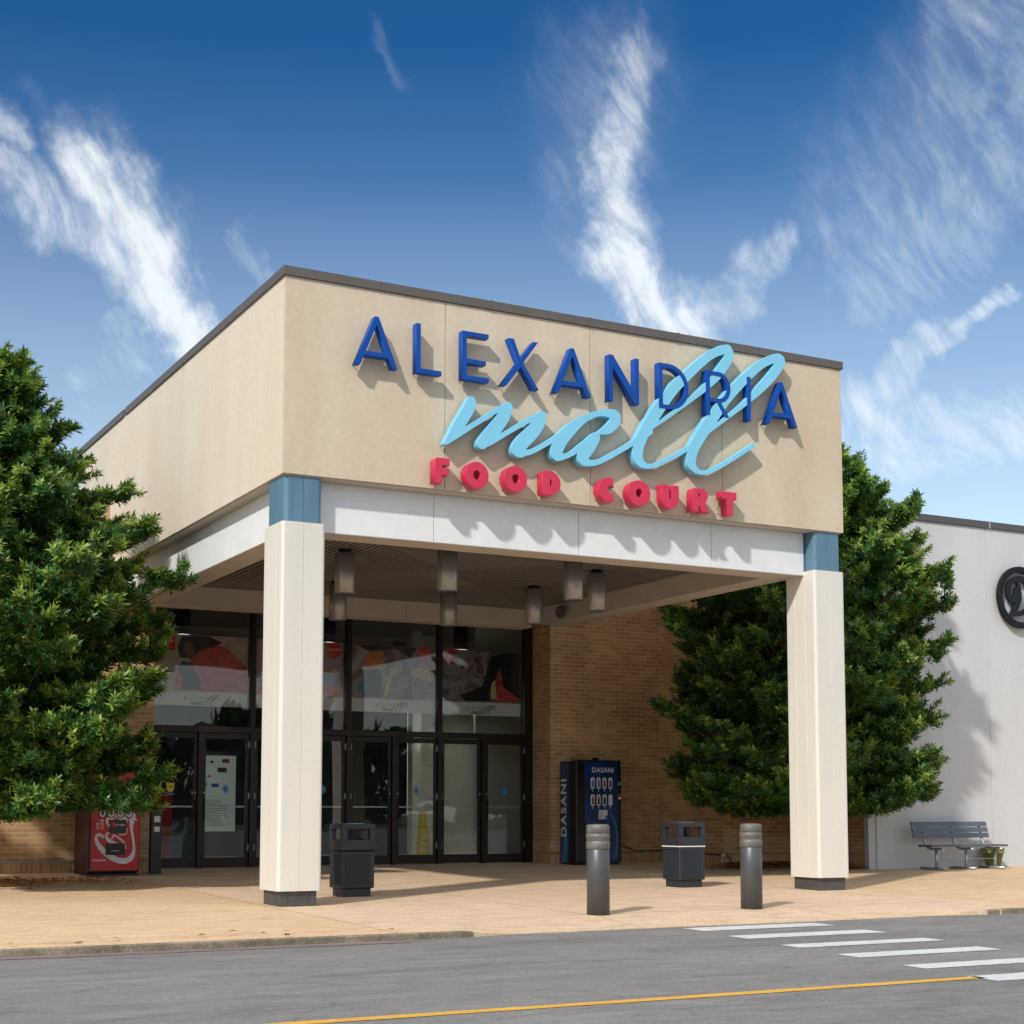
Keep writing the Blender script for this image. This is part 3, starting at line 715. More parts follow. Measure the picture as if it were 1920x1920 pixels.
# ---- banners behind the upper glass
BLUE_A = lambda cx: [[(cx - .29, 6.85), (cx - .025, 7.5), (cx + .025, 7.5), (cx + .29, 6.85), (cx + .225, 6.85), (cx + .17, 6.975), (cx - .17, 6.975), (cx - .225, 6.85)],
                     [(cx - .148, 7.03), (cx, 7.40), (cx + .148, 7.03)]]
def arc(cx, cz, rx, rz, a0, a1, n=18): return [(cx + rx * math.cos(R(a0 + (a1 - a0) * k / n)), cz + rz * math.sin(R(a0 + (a1 - a0) * k / n))) for k in range(n + 1)]
def rect(x0, x1, z0, z1): return [(x0, z0), (x1, z0), (x1, z1), (x0, z1)]
BLUE = [
    BLUE_A(1.17),
    [[(1.73, 6.85), (2.09, 6.85), (2.09, 6.905), (1.79, 6.905), (1.79, 7.5), (1.73, 7.5)]],
    [[(2.40, 6.85), (2.79, 6.85), (2.79, 6.905), (2.46, 6.905), (2.46, 7.075), (2.745, 7.075), (2.745, 7.13), (2.46, 7.13), (2.46, 7.445), (2.785, 7.445), (2.785, 7.5), (2.40, 7.5)]],
    [[(2.99, 6.85), (3.055, 6.85), (3.268, 7.135), (3.475, 6.85), (3.545, 6.85), (3.303, 7.185), (3.535, 7.5), (3.465, 7.5), (3.268, 7.235), (3.165, 7.5 - .12), (3.165 - .08, 7.5), (3.09, 7.5), (3.235, 7.185)]],
    BLUE_A(4.08),
    [[(4.67, 6.85), (4.73, 6.85), (4.73, 7.34), (5.09, 6.85), (5.16, 6.85), (5.16, 7.5), (5.10, 7.5), (5.10, 6.99), (4.735, 7.5), (4.67, 7.5)]],
    [[(5.50, 6.85)] + arc(5.66, 7.175, .34, .325, -90, 90) + [(5.50, 7.5)], [(5.56, 7.445)] + arc(5.66, 7.175, .28, .27, 90, -90) + [(5.56, 6.905)]],
    [[(6.31, 6.85), (6.37, 6.85), (6.37, 7.05), (6.50, 7.05), (6.635, 6.85), (6.705, 6.85), (6.56, 7.062)] + arc(6.53, 7.2775, .205, .2225, -70, 90) + [(6.31, 7.5)],
     [(6.37, 7.445)] + arc(6.52, 7.275, .155, .17, 90, -90) + [(6.37, 7.105)]],
    [rect(7.04, 7.10, 6.85, 7.5)],
    BLUE_A(7.66),
]
BLUE[3] = [[(2.985, 6.85), (3.055, 6.85), (3.275, 7.135), (3.468, 6.85), (3.545, 6.85), (3.308, 7.187), (3.535, 7.5), (3.468, 7.5), (3.272, 7.238), (3.168, 7.5), (3.09, 7.5), (3.236, 7.187)]]
MALL = [[(2.536, 6.564, 0.118), (2.52, 6.502, 0.134), (2.429, 6.342, 0.138), (2.332, 6.196, 0.125), (2.243, 6.067, 0.097), (2.162, 5.959, 0.047)], [(2.162, 5.959, 0.047), (2.283, 6.057, 0.078), (2.544, 6.236, 0.066), (2.742, 6.371, 0.066), (2.942, 6.508, 0.071), (3.093, 6.572, 0.096)], [(3.085, 6.556, 0.119), (3.025, 6.428, 0.151), (2.908, 6.263, 0.158), (2.775, 6.112, 0.15), (2.692, 6.013, 0.118), (2.725, 5.98, 0.063)], [(2.708, 5.988, 0.063), (2.824, 6.043, 0.066), (2.958, 6.133, 0.066), (3.244, 6.317, 0.067), (3.449, 6.44, 0.072), (3.612, 6.513, 0.081)], [(3.604, 6.5, 0.116), (3.552, 6.383, 0.153), (3.431, 6.232, 0.168), (3.294, 6.095, 0.175), (3.235, 5.99, 0.159), (3.294, 5.936, 0.088)], [(3.26, 5.94, 0.08), (3.43, 5.985, 0.07), (3.636, 6.102, 0.067), (3.862, 6.25, 0.068), (3.985, 6.349, 0.073)], [(4.517, 6.374, 0.049), (4.661, 6.443, 0.115), (4.762, 6.556, 0.14), (4.772, 6.636, 0.141), (4.682, 6.665, 0.102), (4.501, 6.643, 0.079), (4.286, 6.547, 0.098), (4.073, 6.382, 0.138), (3.914, 6.21, 0.162), (3.844, 6.079, 0.161), (3.834, 5.986, 0.137), (3.93, 5.973, 0.081), (4.07, 6.035, 0.073), (4.248, 6.17, 0.081), (4.427, 6.299, 0.098)], [(4.453, 6.302, 0.123), (4.372, 6.199, 0.163), (4.282, 6.081, 0.171), (4.246, 5.984, 0.146), (4.317, 5.932, 0.098), (4.495, 5.963, 0.074), (4.748, 6.1, 0.069), (4.968, 6.233, 0.066), (5.153, 6.357, 0.07), (5.358, 6.483, 0.074)], [(6.704, 7.868, 0.117), (6.561, 7.826, 0.117), (6.383, 7.727, 0.112), (6.188, 7.567, 0.117), (5.994, 7.387, 0.126), (5.785, 7.192, 0.14), (5.595, 6.965, 0.149), (5.457, 6.775, 0.151), (5.32, 6.573, 0.15), (5.218, 6.404, 0.147), (5.158, 6.254, 0.142), (5.14, 6.124, 0.137), (5.18, 6.029, 0.112), (5.279, 5.987, 0.075), (5.413, 6.011, 0.063), (5.633, 6.117, 0.06), (5.839, 6.228, 0.061), (6.012, 6.334, 0.061), (6.117, 6.403, 0.061)], [(5.336, 6.517, 0.039), (5.591, 6.693, 0.051), (5.78, 6.836, 0.058), (6.023, 7.019, 0.07), (6.322, 7.262, 0.096), (6.519, 7.464, 0.121), (6.673, 7.663, 0.131), (6.738, 7.791, 0.125), (6.713, 7.862, 0.117)], [(7.63, 7.869, 0.112), (7.5, 7.828, 0.111), (7.314, 7.728, 0.111), (7.092, 7.548, 0.12), (6.872, 7.34, 0.131), (6.654, 7.112, 0.14), (6.474, 6.883, 0.151), (6.33, 6.69, 0.154), (6.205, 6.515, 0.15), (6.107, 6.359, 0.147), (6.053, 6.222, 0.14), (6.051, 6.091, 0.119), (6.162, 6.001, 0.076), (6.318, 6.01, 0.064), (6.53, 6.112, 0.061), (6.798, 6.272, 0.059), (6.997, 6.397, 0.059), (7.152, 6.503, 0.056)], [(6.24, 6.519, 0.04), (6.435, 6.666, 0.049), (6.685, 6.857, 0.059), (6.993, 7.095, 0.078), (7.233, 7.311, 0.107), (7.456, 7.528, 0.127), (7.608, 7.715, 0.134), (7.675, 7.83, 0.124), (7.63, 7.869, 0.112)]]
MALL_LOOPS = stroke_loops([[(x, z, w_ * (1.14 if w_ > .1 else .98)) for x, z, w_ in p] for p in MALL], .0125)

def shape(name, loops, x, z, y, m, parent, s=1.0, thick=.001):
    return meshobj(name, curve_mesh(loops, thick), FRONT(x, y, z, 0, s), m, parent)
BY = 9.80
def poster_mat(name, stops, scale, off, stretch=(1, 1, 1)):
    m = bpy.data.materials.new(name); m.use_nodes = True
    t = m.node_tree; ns = t.nodes; lk = t.links; b = ns['Principled BSDF']; b.inputs['Roughness'].default_value = .6
    o = ns.new('ShaderNodeTexCoord'); mp = ns.new('ShaderNodeMapping'); mp.inputs['Location'].default_value = (off, 0, off * .4); mp.inputs['Scale'].default_value = stretch
    mp.inputs['Rotation'].default_value = (0, .6, 0)
    lk.new(o.outputs['Object'], mp.inputs[0])
    n = ns.new('ShaderNodeTexNoise'); n.inputs['Scale'].default_value = scale; n.inputs['Detail'].default_value = 5; n.inputs['Roughness'].default_value = .5; n.inputs['Distortion'].default_value = 1.6
    lk.new(mp.outputs[0], n.inputs['Vector'])
    r = ns.new('ShaderNodeValToRGB'); cr = r.color_ramp
    cr.elements[0].position = .28; cr.elements[0].color = (*stops[0], 1); cr.elements[1].position = .74; cr.elements[1].color = (*stops[-1], 1)
    for k, c in enumerate(stops[1:-1]):
        e = cr.elements.new(.28 + .46 * (k + 1) / (len(stops) - 1)); e.color = (*c, 1)
    lk.new(n.outputs['Fac'], r.inputs[0]); lk.new(r.outputs[0], b.inputs['Base Color'])
    return m
PM = [poster_mat('poster_print_a', [(.10, .06, .05), (.50, .36, .30), (.68, .52, .42), (.60, .46, .40), (.40, .30, .34)], 1.1, 3.0),
      poster_mat('poster_print_b', [(.10, .08, .14), (.35, .30, .42), (.55, .40, .46), (.50, .10, .10), (.65, .60, .68)], 2.2, 8.0, (1, 1, 2)),
      poster_mat('poster_print_c', [(.03, .02, .03), (.22, .10, .08), (.36, .30, .40), (.62, .46, .44), (.60, .22, .08)], 1.7, 14.0),
      poster_mat('poster_print_d', [(.02, .015, .02), (.18, .13, .17), (.40, .32, .38), (.16, .06, .05), (.62, .18, .05)], 1.5, 22.3)]
PRED = poster_mat('poster_red_cloth', [(.22, .01, .015), (.60, .05, .05), (.75, .12, .10), (.45, .02, .03), (.80, .25, .20)], 2.6, 5.0, (1, 1, 2.6))
defs = [(1.01, 2.86, 'banner with a reclining figure in a red shirt, leftmost upper window'), (2.98, 4.78, 'mauve banner with crumpled cloth and a red disc, second upper window from the left'),
        (4.90, 6.72, 'banner with orange shapes and crinkled snacks, third upper window from the left'), (6.84, 8.68, 'banner with a dark scene and orange glow, rightmost upper window')]
def ell(cx, cz, rx, rz, n=28, rot=0):
    c, s = math.cos(rot), math.sin(rot)
    return [(cx + rx * math.cos(t) * c - rz * math.sin(t) * s, cz + rx * math.cos(t) * s + rz * math.sin(t) * c) for t in [2 * math.pi * k / n for k in range(n)]]
for i, (x0, x1, lab) in enumerate(defs):
    p = thing('window_banner', lab, 'banner', ((x0 + x1) / 2, BY, 3.1), 'printed banners inside the upper windows')
    obj('print', B().box(x0, x1, BY + .01, BY + .013, 3.37, 4.42), PM[i], p)
    obj('band', B().box(x0, x1, BY + .008, BY + .014, 3.11, 3.368), M['bandgrey'], p)
    sh = lambda nm, lp, m, dy=0: meshobj(nm, curve_mesh(lp, .001), FRONT(0, BY + .006 - dy * 1.4, 0), PRED if m == 'posterred' else M[m], p)
    if i == 0:
        sh('picture', [[(1.9, 3.38), (1.83, 3.7), (1.72, 4.0), (1.95, 4.22), (2.2, 4.3), (2.5, 4.16), (2.85, 3.85), (2.85, 3.38)]], 'posterred', .003)
        sh('picture', [[(1.55, 4.0), (1.5, 4.2), (1.58, 4.38), (1.8, 4.41), (2.1, 4.41), (2.35, 4.3), (2.1, 4.2), (1.9, 4.12), (1.78, 3.98)]], 'posterdark', .006)
        sh('picture', [ell(1.72, 4.16, .10, .15, rot=.25)], 'posterskin', .009)
        sh('picture', [[(1.56, 3.4), (1.5, 3.8), (1.62, 3.93), (1.8, 3.9), (1.95, 3.55), (1.95, 3.4)]], 'posterdark', .004)
        sh('picture', [[(1.46, 3.4), (1.47, 3.6), (1.51, 3.72), (1.55, 3.72), (1.6, 3.6), (1.62, 3.4)]], 'posterred', .012)
    if i == 1:
        sh('picture', [[(2.99, 3.4), (3.4, 3.75), (4.0, 3.5), (4.5, 3.9), (4.77, 3.7), (4.77, 3.4)]], 'posterred')
        sh('picture', [[(4.1, 3.5), (4.5, 3.62), (4.76, 3.52), (4.76, 3.8), (4.4, 3.86)]], 'dasblue', .003)
    if i == 2:
        sh('picture', [[(5.2, 3.4), (5.2, 3.95), (5.45, 4.1), (5.6, 3.8), (5.55, 3.4)]], 'posterdark')
        sh('picture', [[(5.15, 3.95), (5.3, 4.25), (5.62, 4.3), (5.6, 3.97), (5.35, 3.92)]], 'posterorange', .003)
        sh('picture', [[(5.02, 4.41), (5.3, 4.3), (5.9, 4.36), (6.2, 4.2), (6.35, 4.41)]], 'posterdark', .005)
        sh('picture', [[(6.2, 3.86), (6.24, 4.02), (6.7, 4.0), (6.7, 3.74), (6.45, 3.78)]], 'posteryellow', .003)
        sh('picture', [[(5.62, 3.4), (5.68, 3.8), (5.75, 3.9), (5.85, 3.92), (5.75, 3.6), (5.72, 3.4)]], 'posteryellow', .006)
        sh('picture', [ell(5.14, 3.58, .1, .1)], 'cyan', .006)
    if i == 3:
        sh('picture', [[(7.3, 3.5), (7.8, 3.7), (8.0, 4.3), (8.3, 4.41), (8.67, 4.41), (8.67, 3.4), (7.4, 3.4)]], 'posterdark')
        sh('picture', [[(8.0, 3.4), (8.05, 3.7), (8.2, 4.1), (8.28, 3.7), (8.67, 3.45), (8.67, 3.4)]], 'posterred', .003)
        sh('picture', [[(7.98, 3.45), (8.0, 3.75), (8.08, 3.85), (8.13, 3.45)]], 'posteryellow', .006)
    for dxc in {0: [1.26], 1: [4.58], 2: [6.50], 3: [7.07]}[i]:
        if i == 0: dd = sh('disc', [rect(1.03, 1.46, 4.12, 4.42)], 'discred', .008)
        else: dd = sh('disc', [ell(dxc, 4.27, .155, .155, 36)], 'discred', .008)
        meshobj('lettering', text_mesh('Coca-Cola', .075, .001, .35, .9, .001), FRONT(dxc, BY - .012, 4.29), M['whitep'], p)
        if i: meshobj('lettering', text_mesh('TASTE THE FEELING', .03, .001), FRONT(dxc, BY + .004, 4.07), M['whitep'], p)
    cxm = (x0 + x1) / 2 + (0 if i else .05)
    k = .70 / 7.1
    for lp in BLUE: shape('lettering', lp, cxm - 4.4 * k, 3.25 - 7.15 * k, BY + .006, M['ink'], p, k, .01)
    shape('lettering', MALL_LOOPS, cxm - 4.4 * k, 3.25 - 7.15 * k, BY + .004, M['ink'], p, k, .01)

# ---- things standing in the lobby
t = thing('mall_directory', 'directory map in a dark frame standing behind the second door from the left', 'map board', (2.4, 10.3, .142))
obj('frame', B().box(1.98, 2.86, 10.32, 10.38, .75, 2.3).box(2.3, 2.55, 10.30, 10.42, .142, .75), M['dark'], t)
obj('map_sheet', B().box(2.02, 2.82, 10.31, 10.318, .8, 2.22), emit_mat('glow_sheet', (.36, .42, .37), .17), t)  # faint glow put into the sheet's own material
for (x, z, a, c_) in ((2.15, 2.12, .05, 'ink'), (2.35, 2.1, .045, 'ink'), (2.62, 2.12, .07, 'posterred'), (2.55, 1.95, .09, 'ink'), (2.2, 1.68, .06, 'ink'), (2.42, 1.66, .07, 'lblue'), (2.3, 1.83, .04, 'posterorange')):
    meshobj('map_mark', curve_mesh([rect(x - a, x + a, z - a * .5, z + a * .5)] if a > .055 else [ell(x, z, a * .8, a * .6, 16)], .001), FRONT(0, 10.305, 0), M[c_], t)
b = B()
for r_ in range(16): b.box(2.12, 2.12 + random.uniform(.35, .6), 10.306, 10.308, 1.38 - r_ * .032, 1.388 - r_ * .032)
obj('map_text', b, M['ink'], t)
t = thing('caution_sign', 'tall yellow wet floor cone with black lettering behind the glass door', 'floor sign', (6.55, 9.93, .142))
def frus(cx, cy, a, b_, z0, z1): return ([(cx - a, cy - a, z0), (cx + a, cy - a, z0), (cx + a, cy + a, z0), (cx - a, cy + a, z0)], [(cx - b_, cy - b_, z1), (cx + b_, cy - b_, z1), (cx + b_, cy + b_, z1), (cx - b_, cy + b_, z1)])
obj('cone', B().hexa(*frus(6.55, 9.93, .12, .052, .20, 1.16)), M['yellow'], t, bevel=.006)
obj('foot', B().hexa(*frus(6.55, 9.93, .17, .15, .142, .198)), M['yellow'], t, bevel=.006)
for s_, z, q in (('CAUTION', .86, .03), ('WET FLOOR', .74, .028), ('CUIDADO', .6, .034), ('PISO MOJADO', .48, .03), ('ATTENTION', .36, .036)):
    meshobj('lettering', text_mesh(s_, q, .001), FRONT(6.55, 9.93 - .12 + (z - .2) * .071 - .004, z), M['ink'], t)
t = thing('drink_cooler', 'red drinks cooler inside the lobby behind the leftmost door', 'cooler', (1.5, 11.6, .142))
obj('cabinet', B().box(1.2, 1.95, 11.5, 12.1, .142, 1.5), M['posterred'], t, bevel=.01); obj('shelf', B().box(1.25, 1.9, 11.47, 11.498, .6, .66), M['dark'], t)

# ================================================================== CANOPY
cn = thing('entrance_canopy', 'sand coloured entrance canopy with a brown roof edge on two cream columns', 'canopy', (4.5, 4, 0))
ZB, ZT = 5.38, 7.915
g = .008
b = B()
for k in range(4):
    x0, x1 = 2.2375 * k, 2.2375 * (k + 1)
    b.box(x0 + (g / 2 if k else .0), x1 - (g / 2 if k < 3 else 0), 0, .06, ZB, ZT)
obj('front_fascia', b, M['fascia'], cn, bevel=.003)
b = B()
for y0, y1 in ((.0605, 4.5), (4.506, 11.2)): b.box(0, .06, y0, y1, ZB, ZT)
obj('side_fascia', b, M['fascia_side'], cn)
obj('side_fascia', B().box(8.89, 8.95, .0605, 11.2, ZB, ZT), M['fascia'], cn)
obj('fascia_core', B().box(.062, 8.888, .062, 11.19, ZB + .005, ZT - .05), M['seam'], cn)
b = B(); cs = [0, 1.3, 2.92, 4.47, 5.95, 7.4, 8.95]
for a, c_ in zip(cs, cs[1:]):
    b.box(a - (.03 if a == 0 else -.003), c_ + (.03 if c_ == 8.95 else -.003), -.03, .1, ZT, 8.035)
for y in (.1, 4.0, 8.0): b.box(-.03, .1, y + .003, y + (3.9 if y == .1 else 4.0) - (.0 if y == .1 else .1), ZT, 8.034)
b.box(8.85, 8.98, .103, 11.3, ZT, 8.034)
obj('coping', b, M['coping'], cn, bevel=.004)
obj('coping_joint', B().box(2.90, 2.94, -.034, .101, ZT - .004, 8.039).box(5.93, 5.97, -.034, .101, ZT - .004, 8.039).box(4.45, 4.49, -.034, .101, ZT - .004, 8.039), M['coping'], cn)
obj('canopy_roof', B().box(.1, 8.85, .101, 11.2, 7.93, 7.96), M['slatback'], cn)
# soffit strip under the fascia and beams
obj('soffit', B().box(.03, 8.92, .03, .62, ZB - .014, ZB - .001).box(.03, .62, .621, 8.89, ZB - .014, ZB - .001).box(8.2, 8.92, .621, 8.89, ZB - .014, ZB - .001), M['soffit'], cn)
ZM = 4.72; ZC = 5.06
b = B()
jx = [.575, 2.2, 4.43, 6.68, 8.38]
for a, c_ in zip(jx, jx[1:]): b.box(a + (.004 if a != .575 else 0), c_ - (.004 if c_ != 8.38 else 0), .25, .72, ZM, ZB - .015)
obj('front_beam', b, M['beam'], cn, bevel=.004)
obj('front_beam_soffit', B().box(.576, 8.379, .252, .718, ZM - .006, ZM - .001), M['soffit'], cn)
b = B()
for y0, y1 in ((.725, 2.6), (2.606, 5.0), (5.006, 8.88)): b.box(.22, .66, y0, y1, ZM, ZB - .015)
obj('side_beam', b, M['beam'], cn, bevel=.004)
obj('side_beam_soffit', B().box(.222, .658, .73, 8.87, ZM - .006, ZM - .001), M['soffit'], cn)
obj('side_beam', B().box(7.98, 8.44, .725, 7.62, ZM, ZB - .015), M['soffit'], cn, bevel=.004)
b = B()
for a, c_ in ((.664, 3.05), (3.056, 5.3), (5.306, 7.97)): b.box(a, c_, 8.02, 8.45, ZM - .002, ZC + .1)
obj('back_beam', b, M['soffit'], cn, bevel=.004)
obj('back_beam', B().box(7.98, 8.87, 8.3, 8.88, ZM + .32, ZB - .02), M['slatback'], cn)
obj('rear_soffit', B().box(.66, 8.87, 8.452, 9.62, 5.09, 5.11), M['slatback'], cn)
# slatted ceiling in four triangles
X0, X1, Y0, Y1 = .66, 7.98, .72, 8.02
cxm, cym = (X0 + X1) / 2, (Y0 + Y1) / 2
b = B(); n = 34
for k in range(n):
    t0 = (k + .1) / n; t1 = (k + .74) / n
    hx, hy = (X1 - X0) / 2, (Y1 - Y0) / 2
    P = lambda t, sx, sy: (cxm + sx * hx * (1 - t), cym + sy * hy * (1 - t))
    for (a, c_) in (((-1, -1), (1, -1)), ((1, -1), (1, 1)), ((1, 1), (-1, 1)), ((-1, 1), (-1, -1))):
        q = [P(t0, *a), P(t0, *c_), P(t1, *c_), P(t1, *a)]
        # pull the ends back a little from the diagonals
        e = .012
        q2 = []
        for j, (x, y) in enumerate(q):
            o_ = q[[1, 0, 3, 2][j]]; dx_, dy_ = o_[0] - x, o_[1] - y; l_ = math.hypot(dx_, dy_) or 1
            q2.append((x + dx_ / l_ * min(e, l_ * .3), y + dy_ / l_ * min(e, l_ * .3)))
        b.hexa([(x, y, ZC) for x, y in q2], [(x, y, ZC + .02) for x, y in q2])
obj('slatted_ceiling', b, M['slat'], cn)
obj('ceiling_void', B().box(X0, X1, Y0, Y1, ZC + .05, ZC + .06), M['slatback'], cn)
# columns
def column(x0, x1, y0, y1):
    def prof(x0, x1, y0, y1, c, gx, gy, gd=.006, gw=.012):
        P = []
        def corner(cx, cy, a0):
            return [(cx + c * math.cos(R(a0 + 90 * k / 5)), cy + c * math.sin(R(a0 + 90 * k / 5))) for k in range(6)]
        P += corner(x0 + c, y0 + c, 180)
        for q in gx: P += [(q - gw / 2, y0), (q - gw / 4, y0 + gd), (q + gw / 4, y0 + gd), (q + gw / 2, y0)]
        P += corner(x1 - c, y0 + c, 270) + corner(x1 - c, y1 - c, 0) + corner(x0 + c, y1 - c, 90)
        for q in gy: P += [(x0, q + gw / 2), (x0 + gd, q + gw / 4), (x0 + gd, q - gw / 4), (x0, q - gw / 2)]
        return P
    xm = (x0 + x1) / 2; ym = (y0 + y1) / 2
    def ext(P, z0, z1): return B().hexa([(x, y, z0) for x, y in P], [(x, y, z1) for x, y in P])
    col = obj('column', ext(prof(x0, x1, y0, y1, .045, [xm], [ym + .12, ym - .12]), .19, 4.775), M['column'], cn)
    i = .035
    obj('blue_cap', ext(prof(x0 + i, x1 - i, y0 + i, y1 - i, .07, [xm], [ym]), 4.775, ZB - .016), M['blue'], col)
    j = .05
    b = B(); zz = -.02
    for sx0, sx1 in ((x0 + j, xm - .14), (xm - .137, xm + .14), (xm + .143, x1 - j)): b.box(sx0, sx1, y0 + j, y0 + j + .03, zz, .19)
    for sy0, sy1 in ((y0 + j + .032, ym), (ym + .003, y1 - j)): b.box(x0 + j, x0 + j + .03, sy0, sy1, zz, .19)
    b.box(x0 + j + .032, x1 - j, y0 + j + .032, y1 - j, zz, .189)
    obj('plinth', b, M['plinth'], col, bevel=.002)
    for p in col.data.polygons: p.use_smooth = False
    return col
column(0, .575, 0, .70); column(8.375, 8.95, 0, .70)

# ceiling lights
def lampthing(x, y, lab):
    t = thing('ceiling_light', lab, 'light', (x, y, ZC), 'cylinder lights under the canopy ceiling')
    obj('mount', B().lathe(x, y, [(.10, ZC - .061), (.10, ZC)], 28), M['black'], t)
    obj('shade', B().lathe(x, y, [(.142, ZC - .66), (.150, ZC - .66), (.150, ZC - .062), (.11, ZC - .062), (.11, ZC - .075), (.142, ZC - .08), (.142, ZC - .65)], 36, cap=False), M['steel'], t)
    obj('lens', B().lathe(x, y, [(.0, ZC - .58), (.141, ZC - .58), (.141, ZC - .57), (0, ZC - .57)], 28, cap=False), M['slatback'], t)
    return t
l0 = lampthing(3.38, 2.28, 'steel cylinder light left of centre in the front pair near the front beam')
for x, y, lab in ((5.5, 2.23, 'steel cylinder light right of centre in the front pair near the front beam'), (2.14, 3.23, 'steel cylinder light nearest the left column'),
                  (6.48, 3.15, 'rightmost steel cylinder light, toward the right column'), (3.26, 6.31, 'steel cylinder light half hidden behind the one nearest the left column'),
                  (5.27, 6.15, 'steel cylinder light directly under and behind the front centre one'), (6.44, 5.19, 'steel cylinder light low at the right rear by the floodlight'),
                  (2.14, 5.19, 'steel cylinder light hidden behind the left column')):
    dup(l0, (x, y, ZC), lab)
t = thing('floodlight', 'small brown floodlight clamped to the inner face of the side beam', 'light', (7.95, 6.9, 4.9))
obj('bracket', B().box(7.93, 7.979, 6.86, 6.94, 4.86, 4.96), M['frame'], t)
obj('housing', B().tube([(7.92, 6.86, 4.92), (7.80, 6.62, 4.84)], .075, 18, .095), M['soffit'], t)
obj('visor', B().tube([(7.799, 6.618, 4.839), (7.775, 6.57, 4.822)], .098, 18), M['frame'], t)

# ================================================================== SIGNS
t = thing('wall_sign', 'dark blue capital letters standing off the canopy front', 'sign', (4.4, -.1, 6.85))
for lp in BLUE:
    lt = meshobj('letter', curve_mesh(lp, .12, .003), FRONT(0, -.130, 0), M['navy'], t)
    xs = [p[0] for p in lp[0]]
    # bolts only where they land behind metal
    b2 = B(); c0 = sum(xs) / len(xs)
    b2.tube([(min(xs) + .035, -.09, 6.875), (min(xs) + .035, .0, 6.875)], .007, 6); b2.tube([(max(xs) - .035, -.09, 6.875), (max(xs) - .035, .0, 6.875)], .007, 6)
    obj('stud', b2, M['galv'], lt)
s_ = thing('wall_sign', 'light blue handwriting sign sweeping across the blue capitals', 'sign', (4.4, -.1, 5.95))
sc = meshobj('script', curve_mesh(MALL_LOOPS, .135, .003), FRONT(0, -.1155, 0), M['sky'], s_)
b = B()
for x, z in ((2.45, 6.38), (3.0, 6.4), (3.5, 6.3), (4.05, 6.36), (4.72, 6.6), (5.6, 6.1), (6.35, 6.66), (6.8, 6.27), (5.7, 7.07), (6.9, 7.36), (7.05, 6.43), (4.9, 6.19)):
    b.tube([(x, -.06, z), (x, 0, z)], .008, 6)
obj('stud', b, M['galv'], sc)
def hole_o(cx, cz, rx, rz): return [arc(cx, cz, rx, rz, 0, 350, 35), arc(cx, cz, .058, .066, 0, 340, 17)[::-1]]
RED = [
    [[(2.0, 5.42), (2.095, 5.42), (2.095, 5.535), (2.20, 5.535), (2.20, 5.615), (2.095, 5.615), (2.095, 5.665), (2.21, 5.665), (2.21, 5.75), (2.03, 5.75), (2.0, 5.72)]],
    hole_o(2.612, 5.58, .170, .175), hole_o(3.192, 5.60 - .012, .170, .175),
    [[(3.60, 5.44), (3.63, 5.42), (3.71, 5.42)] + arc(3.71, 5.585, .17, .165, -80, 80, 16) + [(3.64, 5.75), (3.60, 5.72)], [(3.715, 5.645), (3.745, 5.63), (3.757, 5.585), (3.745, 5.54), (3.715, 5.525)]],
    [arc(4.66, 5.585, .172, .168, 70, 290, 24) + [(4.722, 5.43), (4.722, 5.535)] + arc(4.69, 5.587, .07, .058, 300, 60, 10)[0:] + [(4.722, 5.64), (4.722, 5.745)]],
    hole_o(5.147, 5.587, .183, .177),
    [[(5.53, 5.75), (5.53, 5.56)] + arc(5.67, 5.56, .14, .14, 180, 360, 16) + [(5.81, 5.75), (5.705, 5.75), (5.705, 5.565)] + arc(5.67, 5.565, .022, .028, 0, -180, 6)[::1] + [(5.635, 5.75)]],
    [[(6.045, 5.42), (6.145, 5.42), (6.145, 5.525), (6.215, 5.42), (6.335, 5.42), (6.255, 5.535)] + arc(6.215, 5.655, .095, .095, -50, 90, 10) + [(6.075, 5.75), (6.045, 5.72)],
     [(6.145, 5.69), (6.175, 5.685), (6.19, 5.655), (6.175, 5.625), (6.145, 5.62)]],
    [[(6.64, 5.42), (6.745, 5.42), (6.745, 5.65), (6.81, 5.65), (6.81, 5.75), (6.56, 5.75), (6.56, 5.65), (6.64, 5.65)]],
]
t = thing('wall_sign', 'row of chunky red capital letters along the bottom edge of the canopy front', 'sign', (4.4, -.1, 5.42))
for lp in RED:
    lt = meshobj('letter', curve_mesh(lp, .15, .004), FRONT(0, -.125, 0), M['red'], t)
    x = min(p[0] for p in lp[0]); X = max(p[0] for p in lp[0]); obj('stud', B().tube([(x + .05, -.06, 5.55), (x + .05, 0, 5.55)], .007, 6).tube([(x + .06, -.06, 5.47), (x + .06, 0, 5.47)], .007, 6), M['galv'], lt)

# ================================================================== WHITE BUILDING
wb = thing('white_building', 'white rendered building with a grey roof edge right of the tree', 'building', (17, 4.9, 0))
obj('wall', B().box(13.78, 16.795, 4.9, 5.3, -.1, 6.93).box(16.805, 19.9, 4.9, 5.3, -.1, 6.93).box(19.91, 30, 4.9, 5.3, -.1, 6.93), M['white'], wb, bevel=.004)
obj('wall_core', B().box(13.79, 29.9, 4.93, 5.29, -.1, 6.9), M['white'], wb)
obj('corner_trim', B().box(13.60, 13.779, 4.93, 5.048, -.1, 6.93), M['white'], wb)
obj('side_wall', B().box(13.70, 13.779, 5.05, 16, -.1, 6.93), M['white'], wb)
obj('coping', B().box(13.66, 16.885, 4.86, 5.34, 6.932, 7.07).box(16.915, 30, 4.86, 5.34, 6.932, 7.07), M['greycope'], wb, bevel=.004)
obj('coping_joint', B().box(16.88, 16.92, 4.855, 5.34, 6.928, 7.074), M['galv'], wb)
obj('roof', B().box(13.8, 30, 5.35, 20, 6.8, 6.9), M['slatback'], wb)
